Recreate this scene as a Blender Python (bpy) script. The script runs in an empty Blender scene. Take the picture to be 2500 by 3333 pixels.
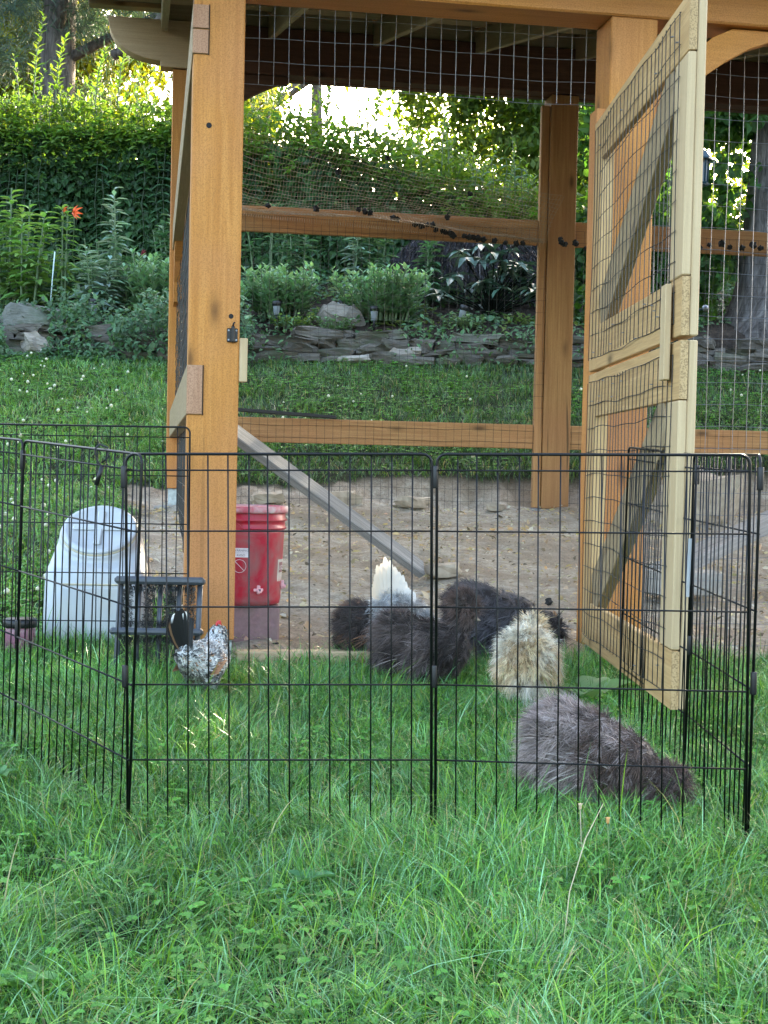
import bpy, bmesh, math, random
import numpy as np
from mathutils import Vector, Matrix, Quaternion
R = math.radians
rng = np.random.default_rng(11)
random.seed(5)
scn = bpy.context.scene
COL = scn.collection

# ------------------------------------------------------------------ camera
F_PX = 4620.0
PITCH = math.atan(147.5 / F_PX)
ROLL = R(1.26)
EYE = Vector((0, 0, 0.9))
cam_d = bpy.data.cameras.new("camera")
cam = bpy.data.objects.new("camera", cam_d)
COL.objects.link(cam)
cam_d.sensor_fit = 'HORIZONTAL'
cam_d.sensor_width = 24.0
cam_d.lens = F_PX / 2500 * 24.0
cam_d.clip_start = 0.05
cam_d.clip_end = 400
_f = Vector((0, math.cos(PITCH), -math.sin(PITCH)))
_r0 = Vector((1, 0, 0))
_u0 = Vector((0, math.sin(PITCH), math.cos(PITCH)))
_r = _r0 * math.cos(ROLL) + _u0 * math.sin(ROLL)
_u = _u0 * math.cos(ROLL) - _r0 * math.sin(ROLL)
m = Matrix((( _r.x, _u.x, -_f.x, EYE.x), (_r.y, _u.y, -_f.y, EYE.y), (_r.z, _u.z, -_f.z, EYE.z), (0, 0, 0, 1)))
cam.matrix_world = m
scn.camera = cam

# ------------------------------------------------------------------ sky, sun, exposure
SUN_EL, SUN_AZ = 17.6, 20.0          # degrees; azimuth from +Y (away from the camera) towards +X
world = bpy.data.worlds.new("World")
scn.world = world
world.use_nodes = True
wn = world.node_tree
sky = wn.nodes.new("ShaderNodeTexSky")
sky.sky_type = 'NISHITA'
sky.sun_disc = False
sky.sun_elevation = R(SUN_EL)
sky.sun_rotation = R(SUN_AZ)
sky.air_density = 1.0
sky.dust_density = 4.0
sky.ozone_density = 0.4
bg = wn.nodes["Background"]
bg.inputs["Strength"].default_value = 0.15
wn.links.new(sky.outputs[0], bg.inputs[0])
sun_d = bpy.data.lights.new("sun", 'SUN')
sun_d.energy = 4.5
sun_d.angle = R(0.5)
sun_d.color = (1.0, 0.86, 0.62)
sun = bpy.data.objects.new("sun", sun_d)
COL.objects.link(sun)
sv = Vector((math.sin(R(SUN_AZ)) * math.cos(R(SUN_EL)), math.cos(R(SUN_AZ)) * math.cos(R(SUN_EL)), math.sin(R(SUN_EL))))
sun.rotation_euler = sv.to_track_quat('Z', 'Y').to_euler()
sun.location = sv * 60
scn.view_settings.view_transform = 'Standard'
scn.view_settings.look = 'None'
scn.view_settings.gamma = 1.0
scn.view_settings.use_curve_mapping = False
scn.view_settings.exposure = 3.45
scn.cycles.use_denoising = True
scn.cycles.max_bounces = 8
scn.cycles.diffuse_bounces = 2
scn.cycles.transmission_bounces = 6
scn.cycles.transparent_max_bounces = 8
scn.cycles.sample_clamp_indirect = 6.0

# ------------------------------------------------------------------ node helpers, materials
def mat_new(name):
    mt = bpy.data.materials.new(name)
    mt.use_nodes = True
    nt = mt.node_tree
    for n in list(nt.nodes):
        nt.nodes.remove(n)
    return mt, nt

class NT:
    def __init__(s, nt):
        s.nt = nt
    def n(s, typ, ins=None, **props):
        nd = s.nt.nodes.new(typ)
        for k, v in props.items():
            setattr(nd, k, v)
        for k, v in (ins or {}).items():
            sock = nd.inputs[k]
            if isinstance(v, bpy.types.NodeSocket):
                s.nt.links.new(v, sock)
            else:
                if isinstance(v, (tuple, list)) and sock.type == 'RGBA' and len(v) == 3:
                    v = tuple(v) + (1,)
                sock.default_value = v
        return nd
    def ramp(s, fac, stops):
        nd = s.n("ShaderNodeValToRGB", {"Fac": fac})
        el = nd.color_ramp.elements
        while len(el) < len(stops):
            el.new(0.5)
        for e, (p, c) in zip(el, stops):
            e.position = p
            e.color = (c if isinstance(c, (tuple, list)) else (c, c, c)) + ((1,) if not isinstance(c, (tuple, list)) or len(c) == 3 else ())
        return nd.outputs[0]
    def mix(s, fac, a, b, blend='MIX'):
        nd = s.n("ShaderNodeMix", data_type='RGBA', blend_type=blend)
        for sock, v in ((nd.inputs[0], fac), (nd.inputs[6], a), (nd.inputs[7], b)):
            if isinstance(v, bpy.types.NodeSocket):
                s.nt.links.new(v, sock)
            else:
                sock.default_value = (tuple(v) + (1,)) if isinstance(v, (tuple, list)) and len(v) == 3 else v
        return nd.outputs[2]
    def math(s, op, a, b=0.0):
        nd = s.n("ShaderNodeMath", operation=op)
        for sock, v in ((nd.inputs[0], a), (nd.inputs[1], b)):
            if isinstance(v, bpy.types.NodeSocket):
                s.nt.links.new(v, sock)
            else:
                sock.default_value = v
        return nd.outputs[0]
    def noise(s, vec, scale, detail=4, rough=0.55, dist=0.0):
        return s.n("ShaderNodeTexNoise", {"Vector": vec, "Scale": scale, "Detail": detail, "Roughness": rough, "Distortion": dist}).outputs[0]
    def mapping(s, vec, scale=(1, 1, 1), loc=(0, 0, 0)):
        nd = s.n("ShaderNodeMapping", {"Vector": vec, "Scale": scale})
        if isinstance(loc, bpy.types.NodeSocket):
            s.nt.links.new(loc, nd.inputs["Location"])
        else:
            nd.inputs["Location"].default_value = loc
        return nd.outputs[0]
    def bump(s, h, strength=0.3, dist=0.01):
        return s.n("ShaderNodeBump", {"Height": h, "Strength": strength, "Distance": dist}).outputs[0]
    def out(s, shader):
        s.n("ShaderNodeOutputMaterial", {"Surface": shader})
    def princ(s, **kw):
        ins = {}
        for k, v in kw.items():
            ins[k.replace("_", " ")] = v
        return s.n("ShaderNodeBsdfPrincipled", ins).outputs[0]

def wood(name, light, dark, red, grain=0.5, knots=True, rough=0.62, speck=0.25, check=0.0):
    mt, nt = mat_new(name); b = NT(nt)
    tc = b.n("ShaderNodeTexCoord").outputs["Object"]
    rnd = b.n("ShaderNodeObjectInfo").outputs["Random"]
    off = b.n("ShaderNodeCombineXYZ", {0: b.math('MULTIPLY', rnd, 37.0), 1: b.math('MULTIPLY', rnd, 11.0), 2: b.math('MULTIPLY', rnd, 5.0)}).outputs[0]
    v = b.mapping(tc, (1, 1, 1), off)
    g1 = b.noise(b.mapping(v, (1.6, 34, 34)), 1.5, 5, 0.6, 0.6)
    g2 = b.noise(b.mapping(v, (3.0, 120, 120)), 1.5, 3, 0.6)
    blot = b.noise(v, 1.7, 3, 0.5)
    fine = b.noise(v, 240, 2, 0.6)
    c = b.mix(b.ramp(g1, [(0.35, 0.0), (0.68, 1.0)]), dark, light)
    c = b.mix(b.math('MULTIPLY', b.ramp(blot, [(0.40, 0.0), (0.66, 1.0)]), 0.75), c, red)
    c = b.mix(b.math('MULTIPLY', b.ramp(g2, [(0.4, 1.0), (0.6, 0.0)]), grain * 0.45), c, tuple(x * 0.5 for x in dark))
    c = b.mix(b.math('MULTIPLY', b.ramp(fine, [(0.40, 1.0), (0.52, 0.0)]), speck), c, tuple(x * 0.45 for x in dark))
    if knots:
        vo = b.n("ShaderNodeTexVoronoi", {"Vector": b.mapping(v, (2.6, 7.0, 7.0)), "Scale": 1.0, "Randomness": 1.0})
        kn = b.ramp(vo.outputs["Distance"], [(0.05, 1.0), (0.12, 0.35), (0.2, 0.0)])
        c = b.mix(b.math('MULTIPLY', kn, 0.85), c, tuple(x * 0.28 for x in dark))
    if check > 0:
        ck = b.noise(b.mapping(v, (0.9, 26, 26)), 1.3, 2, 0.4)
        c = b.mix(b.math('MULTIPLY', b.ramp(ck, [(0.27, 1.0), (0.31, 0.0)]), check), c, tuple(x * 0.2 for x in dark))
    h = b.math('ADD', b.math('MULTIPLY', g2, 0.6), b.math('MULTIPLY', fine, 0.4))
    b.out(b.princ(Base_Color=c, Roughness=rough, Specular_IOR_Level=0.3, Normal=b.bump(h, 0.35, 0.004)))
    return mt

def plain(name, col, rough=0.5, metal=0.0, spec=0.5, var=0.12, scale=18, bump=0.0, dirt=None, dirt_amt=0.0, dscale=7):
    mt, nt = mat_new(name); b = NT(nt)
    tc = b.n("ShaderNodeTexCoord").outputs["Object"]
    nz = b.noise(tc, scale, 5, 0.6)
    c = b.mix(b.ramp(nz, [(0.3, 0.0), (0.7, 1.0)]), tuple(x * (1 - var) for x in col), tuple(min(1, x * (1 + var)) for x in col))
    if dirt:
        d2 = b.noise(tc, dscale, 6, 0.65, 0.8)
        c = b.mix(b.math('MULTIPLY', b.ramp(d2, [(0.42, 0.0), (0.62, 1.0)]), dirt_amt), c, dirt)
    kw = dict(Base_Color=c, Roughness=rough, Metallic=metal, Specular_IOR_Level=spec)
    if bump:
        kw["Normal"] = b.bump(nz, bump, 0.005)
    b.out(b.princ(**kw))
    return mt

def leafmat(name, trans=0.35, rough=0.42, spec=0.45, tint=(1.0, 1.0, 0.55), gain=1.5):
    mt, nt = mat_new(name); b = NT(nt)
    col = b.n("ShaderNodeAttribute", attribute_name="col").outputs["Color"]
    pr = b.princ(Base_Color=col, Roughness=rough, Specular_IOR_Level=spec)
    tcol = b.mix(1.0, col, tuple(x * gain for x in tint), 'MULTIPLY')
    tr = b.n("ShaderNodeBsdfTranslucent", {"Color": tcol}).outputs[0]
    b.out(b.n("ShaderNodeMixShader", {0: trans, 1: pr, 2: tr}).outputs[0])
    return mt

def furmat(name):
    mt, nt = mat_new(name); b = NT(nt)
    col = b.n("ShaderNodeAttribute", attribute_name="col").outputs["Color"]
    pr = b.princ(Base_Color=col, Roughness=0.55, Specular_IOR_Level=0.3, Sheen_Weight=0.25, Sheen_Roughness=0.5)
    tr = b.n("ShaderNodeBsdfTranslucent", {"Color": col}).outputs[0]
    b.out(b.n("ShaderNodeMixShader", {0: 0.25, 1: pr, 2: tr}).outputs[0])
    return mt

def stonemat(name, c1, c2, moss=0.35):
    mt, nt = mat_new(name); b = NT(nt)
    tc = b.n("ShaderNodeTexCoord").outputs["Object"]
    rnd = b.n("ShaderNodeObjectInfo").outputs["Random"]
    off = b.n("ShaderNodeCombineXYZ", {0: b.math('MULTIPLY', rnd, 91.0), 1: b.math('MULTIPLY', rnd, 17.0), 2: rnd}).outputs[0]
    v = b.mapping(tc, (1, 1, 1), off)
    n1 = b.noise(v, 5, 6, 0.65, 0.4)
    n2 = b.noise(b.mapping(v, (6, 6, 30)), 2, 4, 0.6)
    n3 = b.noise(v, 3.1, 4, 0.6)
    c = b.mix(b.ramp(n1, [(0.3, 0.0), (0.7, 1.0)]), c1, c2)
    c = b.mix(b.math('MULTIPLY', rnd, 0.35), c, (0.10, 0.085, 0.068))
    c = b.mix(b.math('MULTIPLY', b.ramp(n2, [(0.35, 1.0), (0.55, 0.0)]), 0.35), c, tuple(x * 0.4 for x in c1))
    c = b.mix(b.math('MULTIPLY', b.ramp(n3, [(0.5, 0.0), (0.66, 1.0)]), moss), c, (0.06, 0.09, 0.035))
    b.out(b.princ(Base_Color=c, Roughness=0.88, Specular_IOR_Level=0.2, Normal=b.bump(b.math('ADD', n1, n2), 0.7, 0.02)))
    return mt

M = {}
M['stain'] = wood('stained_timber', (0.60, 0.262, 0.060), (0.48, 0.188, 0.034), (0.48, 0.20, 0.078), grain=0.3, knots=True, speck=0.35, check=0.25)
M['brown'] = wood('brown_timber', (0.46, 0.245, 0.09), (0.31, 0.15, 0.05), (0.34, 0.15, 0.06), grain=0.4, check=0.8)
M['shadebeam'] = wood('shaded_timber', (0.12, 0.058, 0.032), (0.08, 0.036, 0.02), (0.10, 0.045, 0.03), grain=0.4)  # brown deepened to paint in the shade under the roof
M['tailwood'] = wood('pale_tan_timber', (0.56, 0.41, 0.25), (0.45, 0.31, 0.17), (0.5, 0.34, 0.2), grain=0.4, speck=.15)
M['rail'] = wood('rail_timber', (0.54, 0.30, 0.125), (0.38, 0.185, 0.07), (0.48, 0.22, 0.09), grain=0.55)
M['pine'] = wood('pale_pine', (0.60, 0.39, 0.18), (0.46, 0.275, 0.11), (0.53, 0.33, 0.14), grain=0.6, speck=0.1)
M['pine_end'] = wood('pine_end_grain', (0.56, 0.38, 0.19), (0.42, 0.26, 0.11), (0.5, 0.33, 0.15), grain=0.3, knots=False, speck=0.7)
M['tenon'] = wood('end_grain', (0.47, 0.26, 0.15), (0.38, 0.19, 0.10), (0.43, 0.22, 0.13), grain=0.25, knots=False, speck=0.45)
M['oldside'] = wood('side_timber', (0.40, 0.30, 0.17), (0.30, 0.21, 0.11), (0.34, 0.24, 0.13), grain=0.6)
M['grey_wood'] = wood('weathered_timber', (0.36, 0.35, 0.34), (0.22, 0.215, 0.21), (0.30, 0.27, 0.24), grain=0.9, knots=False, rough=0.8, check=0.5)
M['roof_wood'] = wood('roof_timber', (0.34, 0.29, 0.17), (0.24, 0.19, 0.10), (0.28, 0.21, 0.12), grain=0.5)
M['roof'] = plain('dark_roofing', (0.008, 0.008, 0.009), 0.8, var=0.3)
M['black'] = plain('black_coated_wire', (0.0025, 0.0025, 0.003), 0.4, spec=0.28, var=0.3, scale=60)
M['blackpl'] = plain('black_plastic', (0.004, 0.004, 0.005), 0.45, var=0.3)
M['wire'] = plain('galvanised_wire', (0.24, 0.25, 0.27), 0.45, metal=0.7, var=0.25, scale=60)
M['wire_dark'] = plain('dark_wire', (0.018, 0.018, 0.018), 0.5, metal=0.2, var=0.3, scale=60)
M['wire_green'] = plain('green_coated_wire', (0.003, 0.008, 0.005), 0.5, var=0.3, scale=60)
M['galv'] = plain('galvanised_steel', (0.42, 0.46, 0.47), 0.45, metal=0.6, var=0.25, scale=40, dirt=(0.25, 0.2, 0.13), dirt_amt=0.4)
M['concrete'] = plain('concrete', (0.33, 0.31, 0.28), 0.9, spec=0.2, var=0.2, scale=30, bump=0.4, dirt=(0.2, 0.16, 0.12), dirt_amt=0.5)
M['redblock'] = plain('pink_concrete_block', (0.26, 0.16, 0.16), 0.9, spec=0.2, var=0.18, scale=60, bump=0.4, dirt=(0.22, 0.16, 0.13), dirt_amt=0.55)
M['redpl'] = plain('red_plastic', (0.40, 0.008, 0.030), 0.42, var=0.1, dirt=(0.24, 0.14, 0.13), dirt_amt=0.7, dscale=6)
M['redclean'] = plain('red_plastic_clean', (0.42, 0.010, 0.035), 0.38, var=0.08, dirt=(0.35, 0.2, 0.18), dirt_amt=0.3, dscale=9)
M['lidred'] = plain('dusty_red_lid', (0.50, 0.10, 0.13), 0.6, var=0.1, dirt=(0.55, 0.50, 0.48), dirt_amt=1.0, dscale=8)
M['whitepl'] = plain('white_plastic', (0.42, 0.445, 0.465), 0.4, var=0.05, scale=6, dirt=(0.45, 0.42, 0.36), dirt_amt=0.45, dscale=5)
M['whitelid'] = plain('white_plastic_lid', (0.43, 0.455, 0.475), 0.42, var=0.05, scale=6, dirt=(0.5, 0.49, 0.45), dirt_amt=0.25, dscale=5)
M['seam'] = plain('tan_grime', (0.45, 0.40, 0.28), 0.7)
M['label'] = plain('white_label', (0.72, 0.68, 0.70), 0.6, var=0.08, dirt=(0.5, 0.4, 0.4), dirt_amt=0.4)
M['ink'] = plain('grey_ink', (0.14, 0.12, 0.15), 0.7)
M['pinkpl'] = plain('pale_pink_plastic', (0.78, 0.42, 0.44), 0.45)
M['greypl'] = plain('slate_plastic', (0.040, 0.047, 0.060), 0.5, var=0.25, scale=25, dirt=(0.10, 0.10, 0.095), dirt_amt=0.4, dscale=12)
M['latch'] = plain('black_steel', (0.004, 0.0045, 0.006), 0.35, metal=0.3)
M['whitewood'] = wood('white_wood', (0.58, 0.43, 0.25), (0.48, 0.335, 0.175), (0.53, 0.38, 0.21), grain=0.3, knots=False, speck=0.05)
M['stone'] = stonemat('field_stone', (0.075, 0.068, 0.058), (0.165, 0.145, 0.115), 0.5)
M['boulder'] = stonemat('mossy_boulder', (0.11, 0.115, 0.095), (0.21, 0.215, 0.185), 0.5)
M['palestone'] = stonemat('pale_stone', (0.24, 0.21, 0.17), (0.40, 0.36, 0.30), 0.05)
M['tanrock'] = plain('tan_rock', (0.40, 0.33, 0.25), 0.9, spec=.2, var=.3, scale=14, bump=.6, dirt=(.22, .17, .12), dirt_amt=.5)
M['bark'] = None
M['seed'] = plain('seed_ball_brown', (0.006, 0.005, 0.004), 0.8, var=0.4)
M['net'] = plain('brown_net', (0.30, 0.22, 0.13), 0.6, var=0.2)
M['leaf'] = leafmat('leaf', 0.30, 0.5, 0.3)
M['hedge'] = leafmat('hedge_leaf', 0.42, 0.45, 0.35, (1.0, 1.0, 0.38), 1.9)
M['treeleaf'] = leafmat('tree_leaf', 0.5, 0.55, 0.25, (1.0, 0.95, 0.28), 1.8)
M['gloss'] = leafmat('glossy_leaf', 0.12, 0.32, 0.5)
M['grass'] = leafmat('grass', 0.20, 0.34, 0.40, (1.0, 1.0, 0.4), 1.6)
M['fur'] = furmat('feather')
M['skinred'] = plain('comb_red', (0.55, 0.03, 0.03), 0.5)
M['beak'] = plain('horn', (0.30, 0.24, 0.18), 0.4)
M['eye'] = plain('eye_black', (0.01, 0.008, 0.006), 0.1)
M['leg'] = plain('leg_skin', (0.36, 0.25, 0.16), 0.6, var=0.2, scale=90)
M['clear'] = None
M['lily'] = plain('orange_petal', (0.85, 0.14, 0.03), 0.5)
M['darkred'] = plain('dark_red_petal', (0.20, 0.01, 0.02), 0.6)
M['bluegreen'] = plain('dark_green_enamel', (0.012, 0.045, 0.06), 0.3)
M['stake'] = plain('pale_green_stake', (0.48, 0.60, 0.60), 0.5)
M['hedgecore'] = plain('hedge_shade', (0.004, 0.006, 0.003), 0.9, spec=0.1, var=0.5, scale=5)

def _bark():
    mt, nt = mat_new('bark'); b = NT(nt)
    tc = b.n("ShaderNodeTexCoord").outputs["Object"]
    n1 = b.noise(b.mapping(tc, (7, 7, 1.3)), 2.2, 6, 0.65, 0.6)
    n2 = b.noise(tc, 26, 4, 0.6)
    c = b.ramp(n1, [(0.3, (0.035, 0.03, 0.027)), (0.52, (0.12, 0.105, 0.095)), (0.72, (0.20, 0.18, 0.165))])
    h = b.math('ADD', n1, b.math('MULTIPLY', n2, 0.25))
    b.out(b.princ(Base_Color=c, Roughness=0.92, Specular_IOR_Level=0.15, Normal=b.bump(h, 1.0, 0.05)))
    return mt
M['bark'] = _bark()

def _clear(name, col, rough=0.15, trans=0.75):
    mt, nt = mat_new(name); b = NT(nt)
    tc = b.n("ShaderNodeTexCoord").outputs["Object"]
    nz = b.noise(tc, 30, 3, 0.5)
    c = b.mix(nz, tuple(x * 0.85 for x in col), col)
    b.out(b.princ(Base_Color=c, Roughness=rough, Transmission_Weight=trans, IOR=1.3))
    return mt
M['clear'] = _clear('frosted_lens', (0.42, 0.46, 0.48), 0.35, 0.45)
M['jar'] = _clear('purple_plastic', (0.55, 0.28, 0.36), 0.12, 0.6)

def _ground():
    mt, nt = mat_new('earth_and_turf'); b = NT(nt)
    tc = b.n("ShaderNodeTexCoord").outputs["Object"]
    dm = b.n("ShaderNodeAttribute", attribute_name="col").outputs["Color"]
    sep = b.n("ShaderNodeSeparateColor", {0: dm})
    n1 = b.noise(tc, 2.5, 6, 0.65)
    n2 = b.noise(tc, 22, 5, 0.65)
    n3 = b.noise(tc, 110, 4, 0.6)
    vo = b.n("ShaderNodeTexVoronoi", {"Vector": tc, "Scale": 11.0}, feature='DISTANCE_TO_EDGE').outputs["Distance"]
    dirt = b.ramp(n2, [(0.28, (0.28, 0.232, 0.175)), (0.5, (0.45, 0.385, 0.30)), (0.72, (0.61, 0.54, 0.44))])
    dirt = b.mix(b.math('MULTIPLY', b.ramp(n1, [(0.42, 0.0), (0.60, 1.0)]), 0.8), dirt, (0.29, 0.225, 0.16))
    dirt = b.mix(b.math('MULTIPLY', b.ramp(n3, [(0.34, 1.0), (0.46, 0.0)]), 0.5), dirt, (0.075, 0.06, 0.048))
    dirt = b.mix(b.math('MULTIPLY', b.ramp(n3, [(0.60, 0.0), (0.70, 1.0)]), 0.5), dirt, (0.50, 0.47, 0.42))
    dirt = b.mix(b.math('MULTIPLY', b.ramp(vo, [(0.0, 1.0), (0.02, 0.0)]), 0.35), dirt, (0.10, 0.08, 0.065))
    turf = b.ramp(n2, [(0.3, (0.010, 0.014, 0.006)), (0.55, (0.018, 0.028, 0.010)), (0.75, (0.045, 0.042, 0.022))])
    mulch = b.ramp(n2, [(0.3, (0.022, 0.016, 0.012)), (0.7, (0.075, 0.056, 0.043))])
    c = b.mix(sep.outputs[0], turf, dirt)
    c = b.mix(sep.outputs[1], c, mulch)
    h = b.math('ADD', b.math('MULTIPLY', n2, 0.7), b.math('MULTIPLY', n3, 0.35))
    b.out(b.princ(Base_Color=c, Roughness=0.95, Specular_IOR_Level=0.15, Normal=b.bump(h, 1.0, 0.05)))
    return mt
M['ground'] = _ground()

# ------------------------------------------------------------------ mesh helpers
def tag(o, label=None, cat=None, group=None, kind=None):
    if label: o['label'] = label
    if cat: o['category'] = cat
    if group: o['group'] = group
    if kind: o['kind'] = kind
    return o

def link(o, parent=None):
    COL.objects.link(o)
    if parent is not None:
        o.parent = parent
    return o

def empty(name, loc, rz=0.0):
    o = bpy.data.objects.new(name, None)
    o.empty_display_size = 0.1
    o.location = loc
    o.rotation_euler = (0, 0, rz)
    return link(o)

def rotz(a):
    c, s = math.cos(a), math.sin(a)
    return np.array([[c, -s, 0], [s, c, 0], [0, 0, 1.0]])

class MB:
    """collects shapes of ONE part"""
    def __init__(s):
        s.v = []; s.f = []
    def add(s, v, f):
        k = len(s.v)
        s.v.extend([tuple(map(float, p)) for p in v])
        s.f.extend([tuple(i + k for i in q) for q in f])
        return s
    def box(s, x0, x1, y0, y1, z0, z1, jit=0.0):
        v = [(x0, y0, z0), (x1, y0, z0), (x1, y1, z0), (x0, y1, z0), (x0, y0, z1), (x1, y0, z1), (x1, y1, z1), (x0, y1, z1)]
        if jit:
            v = [tuple(c + random.uniform(-jit, jit) for c in p) for p in v]
        return s.add(v, [(0, 3, 2, 1), (4, 5, 6, 7), (0, 1, 5, 4), (1, 2, 6, 5), (2, 3, 7, 6), (3, 0, 4, 7)])
    def tube(s, path, r, n=6, cap=True):
        P = np.array(path, float); k = len(P)
        rr = np.full(k, r) if np.isscalar(r) else np.array(r, float)
        T = np.gradient(P, axis=0); T /= np.linalg.norm(T, axis=1)[:, None] + 1e-12
        ref = np.array([0, 0, 1.0]) if abs(T[0][2]) < 0.9 else np.array([1.0, 0, 0])
        vs = []
        A = np.cross(T[0], ref); A /= np.linalg.norm(A)
        for i in range(k):
            A = A - T[i] * (A @ T[i]); A /= np.linalg.norm(A) + 1e-12
            B = np.cross(T[i], A)
            for j in range(n):
                t = 2 * math.pi * j / n
                vs.append(P[i] + (A * math.cos(t) + B * math.sin(t)) * rr[i])
        fs = []
        for i in range(k - 1):
            for j in range(n):
                a = i * n + j; b_ = i * n + (j + 1) % n
                fs.append((a, b_, b_ + n, a + n))
        if cap:
            fs.append(tuple(range(n - 1, -1, -1))); fs.append(tuple((k - 1) * n + j for j in range(n)))
        return s.add(vs, fs)
    def lathe(s, prof, n=28, c=(0, 0, 0), rot=None, sq=None):
        vs = []; fs = []
        for (r, z) in prof:
            for j in range(n):
                t = 2 * math.pi * j / n
                vs.append((r * math.cos(t), r * math.sin(t), z))
        vs = np.array(vs)
        if rot is not None:
            vs = vs @ np.array(rot).T
        vs = vs + np.array(c)
        k = len(prof)
        for i in range(k - 1):
            for j in range(n):
                a = i * n + j; b_ = i * n + (j + 1) % n
                fs.append((a, b_, b_ + n, a + n))
        fs.append(tuple(range(n - 1, -1, -1))); fs.append(tuple((k - 1) * n + j for j in range(n)))
        return s.add(vs, fs)
    def ell(s, c, r, nu=16, nv=10, rot=None):
        vs = []; fs = []
        for i in range(nv + 1):
            th = math.pi * i / nv
            for j in range(nu):
                ph = 2 * math.pi * j / nu
                vs.append((r[0] * math.sin(th) * math.cos(ph), r[1] * math.sin(th) * math.sin(ph), r[2] * math.cos(th)))
        vs = np.array(vs)
        if rot is not None:
            vs = vs @ np.array(rot).T
        vs = vs + np.array(c)
        for i in range(nv):
            for j in range(nu):
                a = i * nu + j; b_ = i * nu + (j + 1) % nu
                fs.append((a, a + nu, b_ + nu, b_))
        return s.add(vs, fs)
    def prism(s, poly, y0, y1):
        """polygon in (x,z) extruded from y0 to y1"""
        n = len(poly)
        v = [(p[0], y0, p[1]) for p in poly] + [(p[0], y1, p[1]) for p in poly]
        f = [tuple(range(n)), tuple(range(2 * n - 1, n - 1, -1))]
        for i in range(n):
            j = (i + 1) % n
            f.append((i, i + n, j + n, j))
        return s.add(v, f)
    def mesh(s, name, smooth=False, bevel=0.0):
        me = bpy.data.meshes.new(name)
        me.from_pydata(s.v, [], s.f)
        bm = bmesh.new(); bm.from_mesh(me)
        bmesh.ops.remove_doubles(bm, verts=bm.verts, dist=1e-6)
        bmesh.ops.recalc_face_normals(bm, faces=bm.faces)
        if bevel:
            ed = [e for e in bm.edges if e.is_manifold and e.calc_face_angle(0) > 0.6]
            bmesh.ops.bevel(bm, geom=ed, offset=bevel, segments=1, affect='EDGES', clamp_overlap=True)
        bm.to_mesh(me); bm.free()
        if smooth:
            me.polygons.foreach_set('use_smooth', [True] * len(me.polygons))
        return me
    def build(s, name, mat, parent=None, smooth=False, bevel=0.0):
        me = s.mesh(name, smooth, bevel)
        me.materials.append(mat)
        o = bpy.data.objects.new(name, me)
        return link(o, parent)

def obj_of(me, name, parent=None, M4=None):
    o = bpy.data.objects.new(name, me)
    link(o, parent)
    if M4 is not None:
        o.matrix_basis = M4
    return o

def beam(name, p0, p1, w, h, mat, parent=None, up=(0, 0, 1), bevel=0.004):
    """timber from p0 to p1 (centre line), w across, h along up; local X runs along the grain"""
    p0 = Vector(p0); p1 = Vector(p1)
    X = (p1 - p0); L = X.length; X.normalize()
    Z = Vector(up); Z = (Z - X * Z.dot(X)).normalized(); Y = Z.cross(X)
    me = MB().box(-L / 2, L / 2, -w / 2, w / 2, -h / 2, h / 2).mesh(name, bevel=bevel)
    me.materials.append(mat)
    c = (p0 + p1) / 2
    M4 = Matrix(((X.x, Y.x, Z.x, c.x), (X.y, Y.y, Z.y, c.y), (X.z, Y.z, Z.z, c.z), (0, 0, 0, 1)))
    return obj_of(me, name, parent, M4)

def bbox_beam(name, x0, x1, y0, y1, z0, z1, axis, mat, parent, bevel=0.004):
    """axis-aligned timber; grain along axis"""
    cx, cy, cz = (x0 + x1) / 2, (y0 + y1) / 2, (z0 + z1) / 2
    if axis == 'x':
        return beam(name, (x0, cy, cz), (x1, cy, cz), y1 - y0, z1 - z0, mat, parent, (0, 0, 1), bevel)
    if axis == 'y':
        return beam(name, (cx, y0, cz), (cx, y1, cz), x1 - x0, z1 - z0, mat, parent, (0, 0, 1), bevel)
    return beam(name, (cx, cy, z0), (cx, cy, z1), x1 - x0, y1 - y0, mat, parent, (0, 1, 0), bevel)

def fast_mesh(name, verts, faces, col=None, mat=None, parent=None, smooth=True):
    """verts (n,3); faces: list of int arrays (m,k); col (n,3)"""
    me = bpy.data.meshes.new(name)
    me.vertices.add(len(verts))
    me.vertices.foreach_set('co', np.ascontiguousarray(verts, dtype=np.float32).ravel())
    loops = np.concatenate([f.ravel() for f in faces]).astype(np.int32)
    sizes = np.concatenate([np.full(len(f), f.shape[1]) for f in faces]).astype(np.int32)
    starts = np.concatenate([[0], np.cumsum(sizes)[:-1]]).astype(np.int32)
    me.loops.add(len(loops)); me.loops.foreach_set('vertex_index', loops)
    me.polygons.add(len(sizes)); me.polygons.foreach_set('loop_start', starts)
    me.polygons.foreach_set('use_smooth', np.full(len(sizes), smooth))
    me.update(calc_edges=True)
    if col is not None:
        at = me.color_attributes.new('col', 'FLOAT_COLOR', 'POINT')
        c4 = np.ones((len(verts), 4), np.float32); c4[:, :3] = col
        at.data.foreach_set('color', c4.ravel())
    if mat:
        me.materials.append(mat)
    o = bpy.data.objects.new(name, me)
    return link(o, parent)

def _hash(ix, iy, iz, seed):
    h = (ix * 374761393 + iy * 668265263 + iz * 2147483647 + seed * 974634777) & 0xffffffff
    h = ((h ^ (h >> 13)) * 1274126177) & 0xffffffff
    return ((h ^ (h >> 16)) & 0xffff) / 65535.0

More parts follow.
